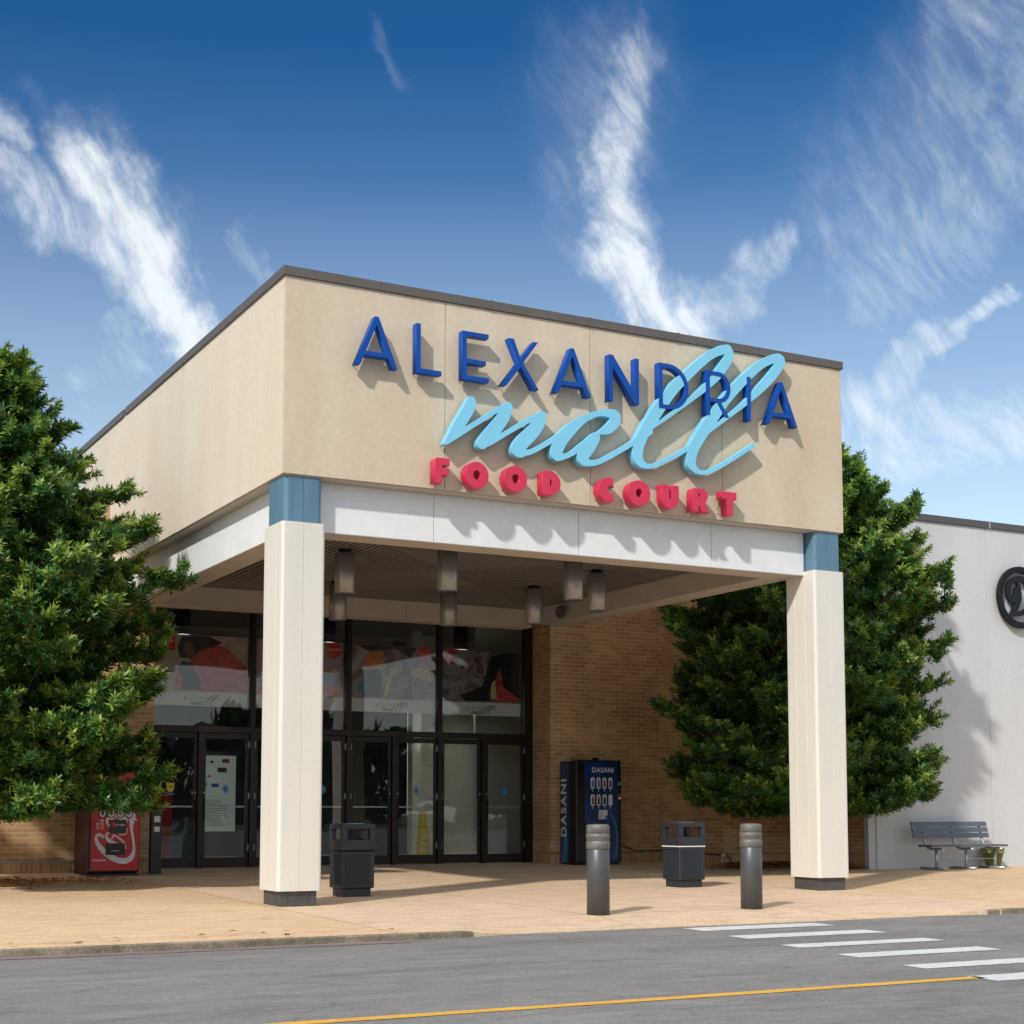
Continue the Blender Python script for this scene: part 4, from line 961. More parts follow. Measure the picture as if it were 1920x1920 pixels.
t = thing('round_emblem', 'black ring emblem with a looped letter on the white wall', 'sign', (17.63, 4.8, 4.92))
meshobj('ring', curve_mesh([ell(17.63, 5.545, .635, .635, 72), ell(17.63, 5.545, .515, .515, 72)[::-1]], .07, .003), FRONT(0, 4.80, 0), M['navydark'] if 'navydark' in M else mat('emblem_black', (.006, .008, .013), .6, spec=.25), t)
lt = stroke_loops([[(17.50, 5.73, .05), (17.50, 5.60, .07), (17.46, 5.50, .09), (17.38, 5.46, .08), (17.31, 5.56, .10), (17.32, 5.76, .11), (17.45, 5.90, .10), (17.66, 5.94, .10), (17.88, 5.83, .12), (17.95, 5.60, .13), (17.86, 5.33, .12), (17.64, 5.22, .10), (17.44, 5.20, .09), (17.27, 5.12, .06)],
                   [(17.55, 5.90, .05), (17.60, 5.72, .09), (17.58, 5.50, .13), (17.48, 5.30, .13), (17.36, 5.15, .09), (17.28, 5.10, .05)]], .01)
meshobj('looped_letter', curve_mesh(lt, .06, .002), FRONT(0, 4.805, 0), mat('emblem_grey', (.009, .012, .018), .6, spec=.25), t)
obj('stud', B().tube([(17.08, 4.79, 5.545), (17.08, 4.9, 5.545)], .01, 6).tube([(18.18, 4.79, 5.545), (18.18, 4.9, 5.545)], .01, 6), M['galv'], t)

# ================================================================== VENDING MACHINES
zf = gz_(8)
vx0, vx1, vy = -.55, .29, 7.55
t = thing('vending_machine', 'red soda vending machine with a big white script under the left tree', 'vending machine', (-.13, 8.1, zf))
obj('cabinet', B().box(vx0 + .012, vx1 - .004, vy + .12, 8.62, zf + .03, 1.98), M['cokeside'], t, bevel=.01)
door = obj('door', B().box(vx0 - .01, vx1, vy + .012, vy + .119, zf + .05, 2.0), M['dark'], t, bevel=.02, seg=3)
obj('base', B().box(vx0 + .01, vx1 - .01, vy + .02, 8.6, zf - .02, zf + .03), M['dark'], t)
obj('front_panel', B().box(vx0 + .035, vx1 - .02, vy, vy + .0115, .205, 1.96), M['cokered'], door, bevel=.004)
K = .84 / 960
def cv_(pts): return [(vx0 + .04 + (x - 330) * K, .19 + (1690 - y) * .00083, w_ * .00083) for x, y, w_ in pts]
ST = [[(545, 1005, 60), (490, 965, 60), (440, 985, 60), (425, 1060, 62), (470, 1170, 85), (570, 1290, 105), (700, 1400, 112), (850, 1475, 112), (990, 1485, 112), (1090, 1420, 100), (1135, 1280, 62), (1120, 1080, 46), (1085, 880, 52), (1085, 700, 88), (1130, 560, 60), (1165, 470, 20)],
      [(1180, 700, 12), (1120, 640, 50), (1100, 740, 60)],
      [(655, 935, 40), (615, 960, 44), (620, 1030, 60), (690, 1100, 70), (790, 1140, 50)], [(740, 985, 30), (720, 1050, 30)],
      [(745, 970, 28), (860, 1040, 36), (945, 1130, 38), (985, 1250, 14)],
      [(740, 655, 44), (650, 640, 48), (615, 710, 44), (660, 800, 34)], [(740, 570, 40), (800, 600, 70), (880, 640, 60), (970, 650, 46), (1000, 715, 26)],
      [(990, 850, 26), (985, 940, 26), (900, 968, 22), (840, 958, 14)],
      [(920, 250, 50), (1000, 275, 95), (1100, 260, 80), (1165, 200, 40)], [(940, 430, 24), (960, 560, 40), (985, 640, 34)], [(780, 400, 34), (785, 490, 24)]]
meshobj('script_print', curve_mesh(stroke_loops([cv_(s) for s in ST], .006), .002), FRONT(0, vy - .002, 0), M['silver'], door)
def capsule_loops(cx, cz, w_, h_): return [arc(cx, cz + h_ / 2 - w_ / 2, w_ / 2, w_ / 2, 0, 180, 10) + arc(cx, cz - h_ / 2 + w_ / 2, w_ / 2, w_ / 2, 180, 360, 10)]
for k, (px, mm) in enumerate(((530, 'posterdark'), (695, 'ink'), (865, 'posterred'), (1030, 'lblue'))):
    cx = vx0 + .04 + (px - 330) * K
    bt = meshobj('button', curve_mesh(capsule_loops(cx, 1.19, .125, .27), .008), FRONT(0, vy - .006, 0), M['dark'], door)
    meshobj('button_face', curve_mesh(capsule_loops(cx, 1.19, .09, .235), .004), FRONT(0, vy - .011, 0), M['whitep'], bt)
    meshobj('bottle_picture', curve_mesh(capsule_loops(cx, 1.19, .045, .17), .002), FRONT(0, vy - .0145, 0), M[mm], bt)
    meshobj('button_light', curve_mesh([ell(cx, 1.032, .012, .012, 12)], .004), FRONT(0, vy - .006, 0), M['whitep'], door)
sx = vx0 + .04 + (670 - 330) * K
scn = obj('screen', B().box(sx, sx + .275, vy - .012, vy - .002, .81, 1.03), M['dark'], door, bevel=.004)
obj('display', B().box(sx + .015, sx + .26, vy - .015, vy - .013, .825, 1.015), M['screen'], scn)
meshobj('lettering', text_mesh('PAY HERE', .035, .001, 0, 1, .001), FRONT(sx + .17, vy - .0165, .945), M['whitep'], scn)
meshobj('logo_dot', curve_mesh([ell(sx + .06, .95, .035, .035, 20)], .001), FRONT(0, vy - .0165, 0), M['discred'], scn)
ch = obj('coin_unit', B().box(vx0 + .04 + 280 * K, vx0 + .04 + 630 * K, vy - .03, vy - .002, .46, .645), M['dark'], door, bevel=.006)
obj('slot', B().box(vx0 + .04 + 370 * K, vx0 + .04 + 520 * K, vy - .033, vy - .0305, .52, .53), M['galv'], ch)
meshobj('lettering', text_mesh('Coca-Cola', .055, .002, .35, .9, .001), FRONT(vx0 + .17, vy - .003, .375), M['whitep'], door)
meshobj('lettering', text_mesh('ice', .10, .002), FRONT(vx0 + .135, vy - .003, .93, R(90)), M['whitep'], door)
meshobj('lettering', text_mesh('cold', .10, .002), FRONT(vx0 + .21, vy - .003, .955, R(90)), M['whitep'], door)
pm = obj('payment_panel', B().box(vx1 - .125, vx1 - .015, vy - .012, vy - .001, 1.21, 1.42), M['dark'], door, bevel=.004)
obj('label_plate', B().box(vx1 - .115, vx1 - .03, vy - .015, vy - .0125, 1.27, 1.32), M['discred'], pm); obj('label_plate', B().box(vx1 - .115, vx1 - .03, vy - .015, vy - .0125, 1.225, 1.265), M['whitep'], pm); obj('label_plate', B().box(vx1 - .1, vx1 - .04, vy - .015, vy - .0125, 1.365, 1.405), M['posteryellow'], pm)

zf = gz_(8.3)
t = thing('vending_machine', 'dark blue water vending machine with two rows of white oval buttons against the brick wall', 'vending machine', (9.6, 8.5, zf))
ux0, ux1, uy = 9.08, 10.12, 8.22
cab = obj('cabinet', B().box(ux0 + .0, ux1 - .01, uy + .16, 8.88, zf + .03, 2.17), M['dark'], t, bevel=.008)
obj('side_panel', B().box(ux0 - .004, ux0 - .0005, uy + .30, 8.86, zf + .06, 2.15), M['dasblue'], cab)
door = obj('door', B().box(ux0 - .01, ux1, uy + .012, uy + .159, zf + .04, 2.19), M['dark'], t, bevel=.025, seg=3)
obj('front_panel', B().box(ux0 + .19, ux1 - .09, uy, uy + .0115, .17, 2.15), M['dasblue'], door, bevel=.004)
obj('base', B().box(ux0 + .03, ux1 - .03, uy + .06, 8.86, zf - .02, zf + .03), M['dark'], t)
obj('top_bracket', B().box(ux0 + .42, ux0 + .53, uy + .03, uy + .12, 2.19, 2.235), M['dark'], door)
meshobj('lettering', text_mesh('DASANI', .135, .002, 0, 1.08, .003), FRONT(ux0 + .60, uy - .002, 1.985), M['whitep'], door)
meshobj('lettering', text_mesh('DASANI', .29, .003, 0, 1.18, .008), SIDE(ux0 - .0065, uy + .50, 1.245, R(90)), M['whitep'], cab)
meshobj('swoosh_print', curve_mesh([[(-.10, .16), (.12, .16), (.15, .5), (.10, .95), (.0, .80), (-.02, .5)]], .002), SIDE(ux0 - .0062, uy + .50, 0), M['cyan'], cab)
meshobj('swoosh_print', curve_mesh([arc(0, 0, .34, .62, -25, 60, 18) + arc(0, 0, .31, .58, 60, -25, 18)], .002), FRONT(ux0 + .60, uy - .0015, .62), M['cyan'], door)
for r_ in range(2):
    for c_ in range(4):
        cx = ux0 + .36 + c_ * .137; cz = 1.73 - r_ * .335
        bt = meshobj('button', curve_mesh(capsule_loops(cx, cz, .088, .235), .006), FRONT(0, uy - .004, 0), M['whitep'], door)
        mm = [['lblue', 'cyan', 'posterred', 'ink'], ['posterred', 'ink', 'posterdark', 'silver']][r_][c_]
        meshobj('bottle_picture', curve_mesh([arc(cx, cz - .0, .024, .02, 0, -180, 4)[0:1] + [(cx + .024, cz - .085), (cx - .024, cz - .085), (cx - .024, cz + .03), (cx - .009, cz + .06), (cx - .009, cz + .09), (cx + .009, cz + .09), (cx + .009, cz + .06), (cx + .024, cz + .03)]], .002), FRONT(0, uy - .0085, 0), M[mm], bt)
        meshobj('button_light', curve_mesh([ell(cx, cz - .15, .013, .013, 12)], .004), FRONT(0, uy - .004, 0), M['whitep'], door)
nt_ = obj('notice', B().box(ux0 + .50, ux0 + .70, uy - .004, uy - .0005, 1.02, 1.20), M['whitep'], door)
b = B()
for k in range(5): b.box(ux0 + .52, ux0 + .52 + random.uniform(.07, .12), uy - .006, uy - .0045, 1.17 - k * .03, 1.176 - k * .03)
obj('print', b, M['ink'], nt_); meshobj('print', curve_mesh([ell(ux0 + .675, 1.05, .035, .05, 16)], .001), FRONT(0, uy - .0055, 0), M['cyan'], nt_)
obj('payment_panel', B().box(ux1 - .083, ux1 - .012, uy + .003, uy + .0115, 1.38, 1.80), M['dark'], door)
obj('label_plate', B().box(ux1 - .08, ux1 - .02, uy - .001, uy + .0025, 1.46, 1.52), M['discred'], door); obj('label_plate', B().box(ux1 - .08, ux1 - .02, uy - .001, uy + .0025, 1.415, 1.455), M['whitep'], door)
obj('label_plate', B().box(ux1 - .08, ux1 - .03, uy - .001, uy + .0025, 1.70, 1.715).box(ux1 - .08, ux1 - .03, uy - .001, uy + .0025, 1.735, 1.75), M['whitep'], door)
# power cable to the outlet
t = thing('power_cable', 'black cable sagging along the brick wall right of the blue vending machine', 'cable', (10.3, 8.85, .4))
obj('cable', B().tube([(10.1, 8.80, .56), (10.4, 8.86, .54), (10.7, 8.88, .42), (10.9, 8.885, .37), (11.2, 8.885, .375), (11.44, 8.88, .37), (11.44, 8.6, .36), (11.44, 7.4, .34), (11.435, 6.72, .33), (11.44, 6.67, .325), (11.52, 6.665, .32), (11.60, 6.66, .29), (11.62, 6.66, .2), (11.61, 6.64, .10)], .012, 8), M['rubber'], t)
obj('plug', B().box(11.40, 11.49, 6.645, 6.69, .30, .345), M['galv'], t); obj('clip', B().box(11.1, 11.16, 8.87, 8.897, .36, .39), M['galv'], t)
t = thing('post', 'slim black post with two white stickers beside the red vending machine', 'post', (.64, 7.85, .118))
obj('post_body', B().box(.545, .735, 7.82, 7.93, .10, 1.19), M['black'], t, bevel=.012)
obj('sticker', B().box(.60, .70, 7.8165, 7.8195, .99, 1.09), M['whitep'], t); obj('sticker', B().box(.60, .695, 7.8165, 7.8195, .83, .915), M['whitep'], t)
tag(obj('wall_pipe', B().tube([(-6, 8.87, .33), (-.5, 8.87, .325), (.5, 8.87, .32), (.76, 8.87, .31)], .014, 8), M['galv']), 'thin grey pipe running low along the brick wall left of the red machine', 'pipe')
tag(obj('wall_plate', B().box(-.72, -.50, 8.88, 8.899, 1.12, 1.20), M['galv'], bevel=.004), 'small grey plate on the brick wall below the left tree', 'plate')

# ================================================================== BINS AND BOLLARDS
def trash(x, y, lab, bag):
    z = gz_(y); h = .235
    t = thing('trash_can', lab, 'trash can', (x, y, z), 'square litter bins under the canopy')
    obj('base', B().box(x - h + .035, x + h - .035, y - h + .035, y + h - .035, z - .02, z + .115), M['bin'], t, bevel=.012)
    obj('body', B().box(x - h, x + h, y - h, y + h, z + .11, z + .605), M['bin'], t, bevel=.02, seg=3)
    for sx, sy in ((0, -1), (-1, 0), (1, 0), (0, 1)):
        b = B(); q = h + .009; w_ = .165
        def bx(a0, a1, z0, z1, d0, d1):
            if sx == 0: b.box(x + a0, x + a1, *(sorted((y + sy * d0, y + sy * d1))), z0, z1)
            else: b.box(*(sorted((x + sx * d0, x + sx * d1))), y + a0, y + a1, z0, z1)
        bx(-w_ - .018, -w_, z + .165, z + .565, h - .003, q); bx(w_, w_ + .018, z + .165, z + .565, h - .003, q)
        bx(-w_ - .018, w_ + .018, z + .148, z + .165, h - .003, q + .001); bx(-w_ - .018, w_ + .018, z + .565, z + .582, h - .003, q + .001)
        for k in range(15): bx(-w_ + .008 + k * .0222, -w_ + .019 + k * .0222, z + .172, z + .558, h - .003, h + .006)
        obj('ribbed_panel', b, M['bin'], t, bevel=.0015, seg=1)
    hd = B(); H = h + .006
    zb, z1, z2, z3 = z + .625, z + .762, z + .908, z + .975
    def ringbox(z0, zz1, o_, i_):
        hd.box(x - o_, x + o_, y - o_, y - i_, z0, zz1).box(x - o_, x + o_, y + i_, y + o_, z0, zz1).box(x - o_, x - i_, y - i_, y + i_, z0, zz1).box(x + i_, x + o_, y - i_, y + i_, z0, zz1)
    ringbox(zb, z1, H, H - .03)
    p = .078
    for sx in (-1, 1):
        for sy in (-1, 1): hd.box(*(sorted((x + sx * H, x + sx * (H - p)))), *(sorted((y + sy * H, y + sy * (H - p)))), z1, z2)
    hd.box(x - H, x + H, y - H, y + H, z2, z3)
    # little fillets in the corners of the openings
    for s1 in (-1, 1):
        for zc, sz in ((z1, 1), (z2, -1)):
            for yy in (-1, 1):
                a = x + s1 * (H - p); hd.hexa([(a, y + yy * H, zc), (a - s1 * .022, y + yy * H, zc), (a, y + yy * H, zc + sz * .022)], [(a, y + yy * (H - .03), zc), (a - s1 * .022, y + yy * (H - .03), zc), (a, y + yy * (H - .03), zc + sz * .022)])
                c_ = y + s1 * (H - p); hd.hexa([(x + yy * H, c_, zc), (x + yy * H, c_ - s1 * .022, zc), (x + yy * H, c_, zc + sz * .022)], [(x + yy * (H - .03), c_, zc), (x + yy * (H - .03), c_ - s1 * .022, zc), (x + yy * (H - .03), c_, zc + sz * .022)])
    obj('hood', hd, M['bin'], t, bevel=.008)
    obj('liner', B().box(x - H + .04, x + H - .04, y - H + .04, y + H - .04, z + .606, z + .70), M['binin'], t)
    if bag: obj('bag_edge', B().box(x - h - .004, x + h + .004, y - h - .004, y + h + .004, z + .6055, z + .624), M['whitep'], t, bevel=.006)
    else: obj('seam', B().box(x - h + .01, x + h - .01, y - h + .01, y + h - .01, z + .6055, z + .6245), M['binin'], t)
    obj('ash_tray', B().box(x - .12, x + .12, y - .12, y + .12, z3, z3 + .006), M['galv'], t)
trash(1.62, 1.58, 'charcoal litter bin beside the left column', False)
trash(7.09, 1.64, 'charcoal litter bin with a white bag edge between the bollards', True)
def bollard(x, y, lab):
    z = walk_z(x, y) - .01; r = .135; H = 1.06
    t = thing('bollard', lab, 'bollard', (x, y, z), 'round steel bollards at the crossing')
    obj('shaft', B().lathe(x, y, [(r, z - .02), (r, z + .765), (r - .004, z + .77)], 48), M['bollard'], t)
    obj('ring', B().lathe(x, y, [(r - .004, z + .771), (r + .004, z + .775), (r + .006, z + .83), (r + .004, z + .858), (r - .004, z + .868)], 48), M['bollardcap'], t)
    obj('ring', B().lathe(x, y, [(r - .004, z + .869), (r - .002, z + .872), (r - .002, z + .895), (r + .005, z + .90), (r + .005, z + .948), (r - .004, z + .955)], 48), M['bollardcap'], t)
    obj('cap', B().lathe(x, y, [(r - .008, z + .956), (r, z + .96), (r, z + H - .022), (r - .006, z + H - .008), (r - .03, z + H), (.001, z + H + .004)], 48), M['bollardcap'], t)
    return t
bollard(3.05, -2.50, 'grey steel bollard in front of the blue vending machine')
bollard(5.31, -2.44, 'grey steel bollard nearer the right column')

# ================================================================== BENCH AND POT
zg = gz_(4.3)
t = thing('bench', 'slate blue slatted bench on galvanised tube legs against the white wall', 'bench', (15.3, 4.3, zg))
bx0, bx1 = 14.35, 16.30
for k in range(2): obj('seat_slat', B().box(bx0, bx1, 4.02 + k * .20, 4.20 + k * .20, zg + .435, zg + .475), M['benchslat'], t, bevel=.006)
for k in range(3):
    z0 = zg + .60 + k * .108; y0 = 4.50 + k * .030
    obj('back_slat', B().hexa([(bx0, y0, z0), (bx1, y0, z0), (bx1, y0 + .035, z0), (bx0, y0 + .035, z0)], [(bx0, y0 + .026, z0 + .095), (bx1, y0 + .026, z0 + .095), (bx1, y0 + .061, z0 + .095), (bx0, y0 + .061, z0 + .095)]), M['benchslat'], t, bevel=.005)
for x in (14.62, 15.38, 16.13):
    obj('support', B().tube([(x, 4.0, zg + .39), (x, 4.12, zg + .40), (x, 4.34, zg + .39), (x, 4.44, zg + .42), (x, 4.505, zg + .50), (x, 4.555, zg + .62), (x, 4.64, zg + .90)], .024, 12), M['galv'], t)
    obj('leg', B().tube([(x, 4.2, zg + .03), (x, 4.2, zg + .38)], .027, 12), M['galv'], t)
    obj('foot', B().tube([(x, 3.95, zg + .028), (x, 4.62, zg + .028)], .028, 12), M['galv'], t)
obj('brace', B().tube([(14.62, 4.2, zg + .20), (16.13, 4.2, zg + .20)], .009, 8), M['galv'], t)
for x in (14.66, 14.74, 15.34, 15.42, 15.5, 16.09): obj('coupling', B().tube([(x - .012, 4.2, zg + .20), (x + .012, 4.2, zg + .20)], .018, 8), M['galv'], t)
t = thing('plant_pot', 'olive green plastic pots nested behind the right end of the bench', 'pot', (16.55, 4.62, gz_(4.6)))
z = gz_(4.6)
obj('pot', B().lathe(16.52, 4.64, [(.135, z), (.20, z + .27), (.215, z + .27), (.22, z + .33), (.205, z + .33), (.19, z + .29), (.12, z + .06)], 32, cap=False).lathe(16.52, 4.64, [(.0, z + .02), (.136, z + .02)], 32, cap=False), M['pot'], t)
obj('inner_pot', B().lathe(16.52, 4.64, [(.17, z + .30), (.205, z + .335), (.222, z + .335), (.226, z + .39), (.21, z + .39), (.18, z + .30)], 32, cap=False), M['pot'], t)

# ================================================================== TREES
rng = np.random.default_rng(11)
def build_leaves(name, centers, normals, young_sunlit, n_leaf, leng, mats, parent=None, wid=.19):
    """centres (N,3) of leaf whorls with their axes"""
    Nn = len(centers)
    ax = normals / np.linalg.norm(normals, axis=1)[:, None]
    ref = np.where(np.abs(ax[:, 2:3]) < .9, np.array([[0, 0, 1.]]), np.array([[1., 0, 0]]))
    u = np.cross(ax, ref); u /= np.linalg.norm(u, axis=1)[:, None]; v = np.cross(ax, u)
    k = np.arange(n_leaf)[None, :]
    ph = rng.uniform(0, 6.28, (Nn, 1)) + k * 2.39996 + rng.normal(0, .2, (Nn, n_leaf))
    tilt = np.radians(np.clip(28 + 52 * (k / n_leaf) + rng.normal(0, 9, (Nn, n_leaf)), 5, 105))
    d = (np.cos(tilt)[..., None] * ax[:, None, :] + np.sin(tilt)[..., None] * (np.cos(ph)[..., None] * u[:, None, :] + np.sin(ph)[..., None] * v[:, None, :]))
    ln = leng * rng.uniform(.7, 1.2, (Nn, n_leaf))[..., None]
    base = centers[:, None, :] - ax[:, None, :] * (k[..., None] / n_leaf) * leng * .7
    side = np.cross(d, ax[:, None, :]); side /= np.maximum(np.linalg.norm(side, axis=2, keepdims=True), 1e-6)
    up = np.cross(side, d)
    w_ = ln * wid / 2
    p0 = base; p1 = base + d * ln * .5 + side * w_ + up * ln * .04; p2 = base + d * ln - up * ln * .08; p3 = base + d * ln * .5 - side * w_ + up * ln * .04
    V = np.stack([p0, p1, p2, p3], axis=2).reshape(-1, 3)
    nf = Nn * n_leaf
    me = bpy.data.meshes.new(name)
    me.vertices.add(nf * 4); me.vertices.foreach_set('co', V.astype(np.float32).ravel())
    me.loops.add(nf * 4); me.loops.foreach_set('vertex_index', np.arange(nf * 4, dtype=np.int32))
    me.polygons.add(nf); me.polygons.foreach_set('loop_start', np.arange(0, nf * 4, 4, dtype=np.int32)); me.polygons.foreach_set('loop_total', np.full(nf, 4, dtype=np.int32))
    mi = np.repeat(young_sunlit.astype(np.int32), n_leaf); me.update(); me.polygons.foreach_set('material_index', mi)
    me.validate()
    return link(name, me, mats, parent)

def tree(name, lab, x, y, h, prof, zlow, seed, ok, n_limb=60, lean=(0, 0), n_ros=62):
    global rng
    rng = np.random.default_rng(seed); rnd = random.Random(seed)
    z = gz_(y)
    t = thing(name, lab, 'tree', (x, y, z))
    cx = lambda zz: x + lean[0] * zz / h + .06 * math.sin(zz * 1.3)
    cy = lambda zz: y + lean[1] * zz / h + .06 * math.cos(zz * 1.1)
    tr = B(); tr.tube([(cx(q), cy(q), z + q) for q in np.linspace(-.05, h * .90, 14)], .12, 12, .015)
    trunk = obj('trunk', tr, M['bark'], t)
    cs, ns, yg = [], [], []
    lb = B()
    for i in range(n_limb):
        f = (i + .5) / n_limb
        zz = zlow + (h - zlow) * (1 - (1 - f) ** 1.05) * .985
        ang = i * 2.39996 + rnd.uniform(-.4, .4)
        rmax = float(np.interp(zz, *zip(*prof))) * rnd.uniform(.72, 1.10)
        if rnd.random() < .10: rmax *= 1.12
        z0 = max(1.25, zz - .35 * rmax - .15)
        p0 = Vector((cx(z0), cy(z0), z + z0)); dr = Vector((math.cos(ang), math.sin(ang), 0))
        p3 = Vector((cx(zz), cy(zz), z + zz)) + dr * rmax + Vector((0, 0, rnd.uniform(-.05, .22)))
        pts = []
        for k in range(6):
            s_ = k / 5; q = p0.lerp(p3, s_); q.z += .18 * rmax * math.sin(math.pi * s_) * -.35 + .0; pts.append(q)
        if not ok(pts[-1]):
            for s_ in (.8, .6, .4):
                q = p0.lerp(p3, s_)
                if ok(q): p3 = q; pts = [p0.lerp(p3, k / 5) for k in range(6)]; break
            else: continue
            rmax *= s_
        lb.tube(pts, .012 + .009 * rmax, 6, .004)
        # foliage pads along the limb
        npad = 3 + int(rmax * 2.4)
        for k in range(npad):
            s_ = 1 - k / npad * .80
            c = p0.lerp(p3, s_)
            off = 0 if k == 0 else .32 * (1 - s_ * .5) + .12
            c = c + Vector((rnd.uniform(-off, off), rnd.uniform(-off, off), rnd.uniform(-.10, .16) if zz > 2.3 else rnd.uniform(-.30, .08)))
            rp = rnd.uniform(.22, .42) * (.70 if k == 0 else 1.0) * (1 if zz < h * .8 else .75)
            th = rp * rnd.uniform(.45, .70)
            n_ = int(n_ros * (rp / .32) ** 2 * rnd.uniform(.8, 1.15))
            dirs = rng.normal(0, 1, (n_, 3)); dirs /= np.linalg.norm(dirs, axis=1)[:, None]
            dirs[:, 2] = np.where(dirs[:, 2] < -.25, -dirs[:, 2] * .6, dirs[:, 2])
            rad = rng.uniform(.72, 1.05, n_) ** .8
            # lumpy edge of the pad: sprays stick out
            a_ = np.arctan2(dirs[:, 1], dirs[:, 0]); lump = 1 + .26 * np.sin(a_ * rnd.randint(3, 5) + rnd.uniform(0, 6)) + .12 * np.sin(a_ * 9 + rnd.uniform(0, 6))
            P_ = np.array(c)[None, :] + dirs * np.stack([rp * rad * lump, rp * rad * lump, th * rad], 1)
            for _ in range(rnd.randint(5, 8)):
                aa = rnd.uniform(0, 6.28) if k else math.atan2(dr.y, dr.x) + rnd.uniform(-1.3, 1.3)
                o_ = np.array([math.cos(aa) * rp * .75, math.sin(aa) * rp * .75, th * rnd.uniform(.1, .7)])
                dv = np.array([math.cos(aa), math.sin(aa), rnd.uniform(.25, 1.1)]); dv /= np.linalg.norm(dv)
                ln_ = rnd.uniform(.16, .36); m_ = int(ln_ / .035); tt = np.linspace(0, 1, m_)[:, None]
                Q = np.array(c)[None, :] + o_[None, :] + dv[None, :] * ln_ * tt + rng.normal(0, .018, (m_, 3)) * (1.6 - tt)
                kq = np.array([ok(p) for p in Q])
                if kq.any():
                    cs.append(Q[kq]); ns.append((np.tile(dv + np.array([0, 0, .2]), (m_, 1)) + rng.normal(0, .25, (m_, 3)))[kq])
                    yg.append(((tt[:, 0] > .45) & (rng.random(m_) < (.62 if tt[-1, 0] else 0)))[kq])
            radial = np.array([P_[:, 0] - cx(zz), P_[:, 1] - cy(zz), np.zeros(n_)]).T
            radial /= np.maximum(np.linalg.norm(radial, axis=1)[:, None], .2)
            nv = dirs * .45 + radial * .55 + np.array([[0, 0, .75]]) + rng.normal(0, .22, (n_, 3))
            keep = np.array([ok(p) for p in P_])
            if not keep.any(): continue
            P_, nv, dirs = P_[keep], nv[keep], dirs[keep]
            tipy = rnd.random() < .55
            yv = (rng.random(len(P_)) < (.40 if tipy else .14)) & (dirs[:, 2] > .05)  # upward sides only: new growth together with painted sunlit tone
            cs.append(P_); ns.append(nv); yg.append(yv)
    obj('limbs', lb, M['bark'], trunk)
    cs = np.concatenate(cs); ns = np.concatenate(ns); yg = np.concatenate(yg)
    build_leaves('crown', cs, ns, yg, 10, .115, [M['leaf'], M['young_sunlit']], t, .31)
    return t
# left tree
def ok1(p):
    x, y, z = p
    if y > 8.65: return False
    if z < 1.2 and x > -1.3: return False
    if x > .05 and z < 3.5: return False
    if z > 4.6 and x > -.08 and y > -.1: return False
    if x > .18 and y > .6 and z > 3.5: return x < .19
    if x > -.6 and x < .6 and y > 7.4 and z < 2.1: return False
    return True
tree('evergreen_tree', 'bushy evergreen tree standing left of the canopy over the red machine', -2.74, 5.0, 7.6,
     [(0, 1.8), (.9, 2.1), (1.6, 2.4), (3.2, 2.5), (4.6, 2.45), (5.2, 2.2), (5.7, 1.6), (6.2, 1.05), (6.7, .62), (7.2, .35), (7.6, .15)], 1.0, 5, ok1, 100, n_ros=56)
def ok2(p):
    x, y, z = p
    if y > 6.6 and x > 11.4: return False
    if y > 8.75: return False
    if x < 9.02 and z > 4.55: return False
    if x > 13.55 and y > 4.8: return False
    if x < 9.3 and y < 1.2: return False
    return True
tree('evergreen_tree', 'taller evergreen tree behind the right column in front of the brick wall', 11.92, 4.7, 7.72,
     [(0, 1.8), (1.0, 2.05), (1.7, 2.35), (3.4, 2.45), (4.6, 2.4), (5.6, 2.2), (6.4, 1.85), (6.9, 1.45), (7.3, 1.1), (7.72, .3)], 1.15, 23, ok2, 130, n_ros=54)

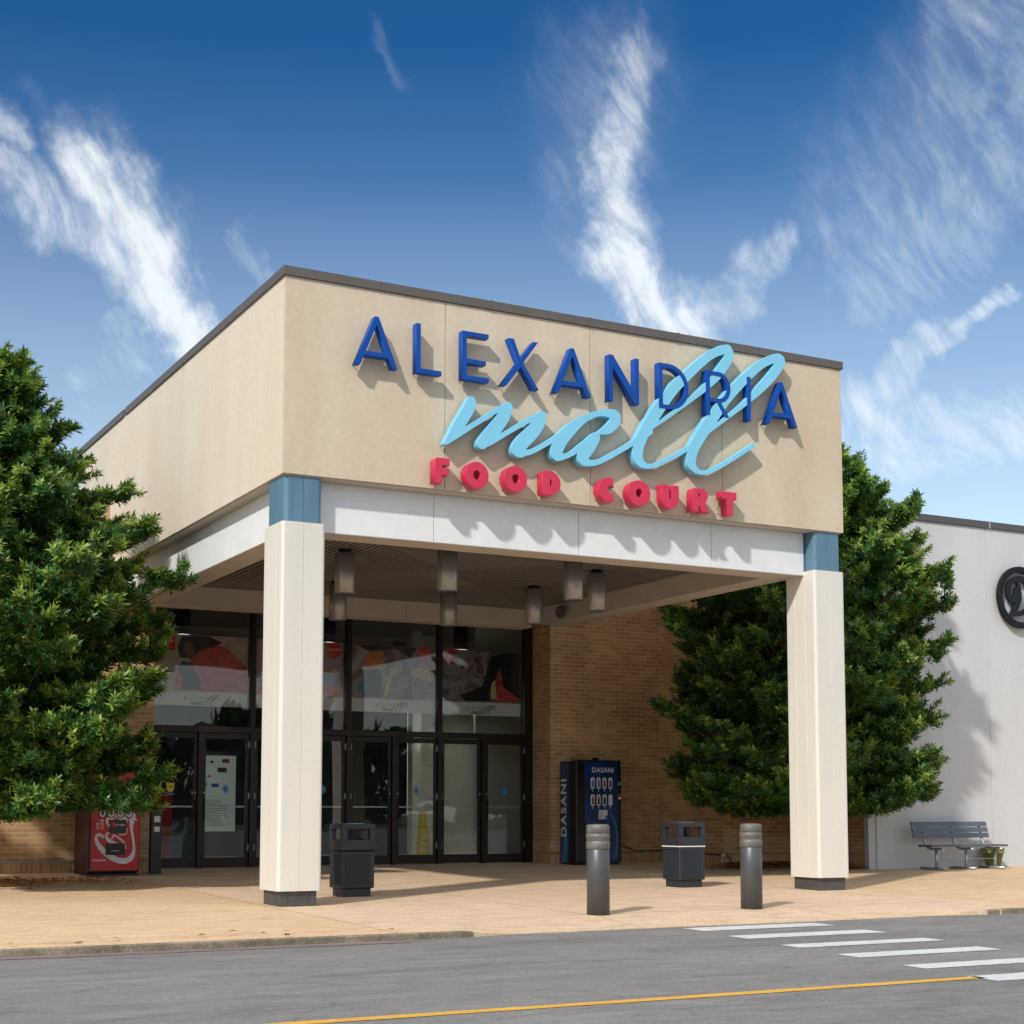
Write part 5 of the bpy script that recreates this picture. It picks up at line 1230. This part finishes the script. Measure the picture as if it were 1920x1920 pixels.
# dry leaves under the trees
rl = np.random.default_rng(3)
def litter(name, spots, n, sizes, lab=None):
    P = []
    for (x0, x1, y0, y1, k) in spots:
        m_ = int(n * k); xs = rl.uniform(x0, x1, m_); ys = y1 - np.abs(rl.normal(0, .45, m_)) * (y1 - y0); ys = np.clip(ys, y0, y1)
        P.append(np.stack([xs, ys], 1))
    P = np.concatenate(P); b = B()
    for x, y in P:
        a = rl.uniform(0, 6.28); l = rl.uniform(.03, .055) * sizes; w_ = l * .45; zb = walk_z(x, y) + .006 + rl.uniform(0, .045) * sizes; t1, t2 = rl.uniform(-.02, .03, 2)
        c_, s_ = math.cos(a), math.sin(a)
        b.quad((x - c_ * l, y - s_ * l, zb), (x - s_ * w_, y + c_ * w_, zb + abs(t1)), (x + c_ * l, y + s_ * l, zb + .01), (x + s_ * w_, y - c_ * w_, zb + abs(t2)))
    o = obj(name, b, M['dry'], recalc=False); return struct(o, 'stuff')
litter('fallen_leaves', [(11.5, 13.55, 6.0, 6.66, .46), (13.0, 13.6, 4.9, 6.6, .14), (10.9, 13.4, 5.0, 6.5, .08)], 5200, 1.7)
litter('fallen_leaves', [(-4.5, -1.7, 4.4, 6.2, .55), (-2.4, -.3, 5.2, 6.6, .3), (-4, 0, -3.8, -3.3, .01)], 900, 1.2)

# far wood on the other side of the car park (seen only as reflection in the glass)
rf = np.random.default_rng(9); rng = rf
cs = []; 
for k in range(60):
    a = -150 + k * 5.2 + rf.uniform(-2, 2); h_ = rf.uniform(5, 10); yy = -95 + rf.uniform(-6, 6)
    d_ = rf.normal(0, 1, (60, 3)); d_ /= np.linalg.norm(d_, axis=1)[:, None]
    cs.append(np.array([[a, yy, h_ * .55]]) + d_ * np.array([[4.2, 3, h_ * .5]]) * rf.uniform(.7, 1, (60, 1)))
cs = np.concatenate(cs)
o = build_leaves('distant_wood', cs, rf.normal(0, 1, cs.shape) + np.array([[0, 0, .6]]), np.zeros(len(cs), int), 6, 1.9, [M['farleaf']], wid=.6); struct(o, 'stuff')
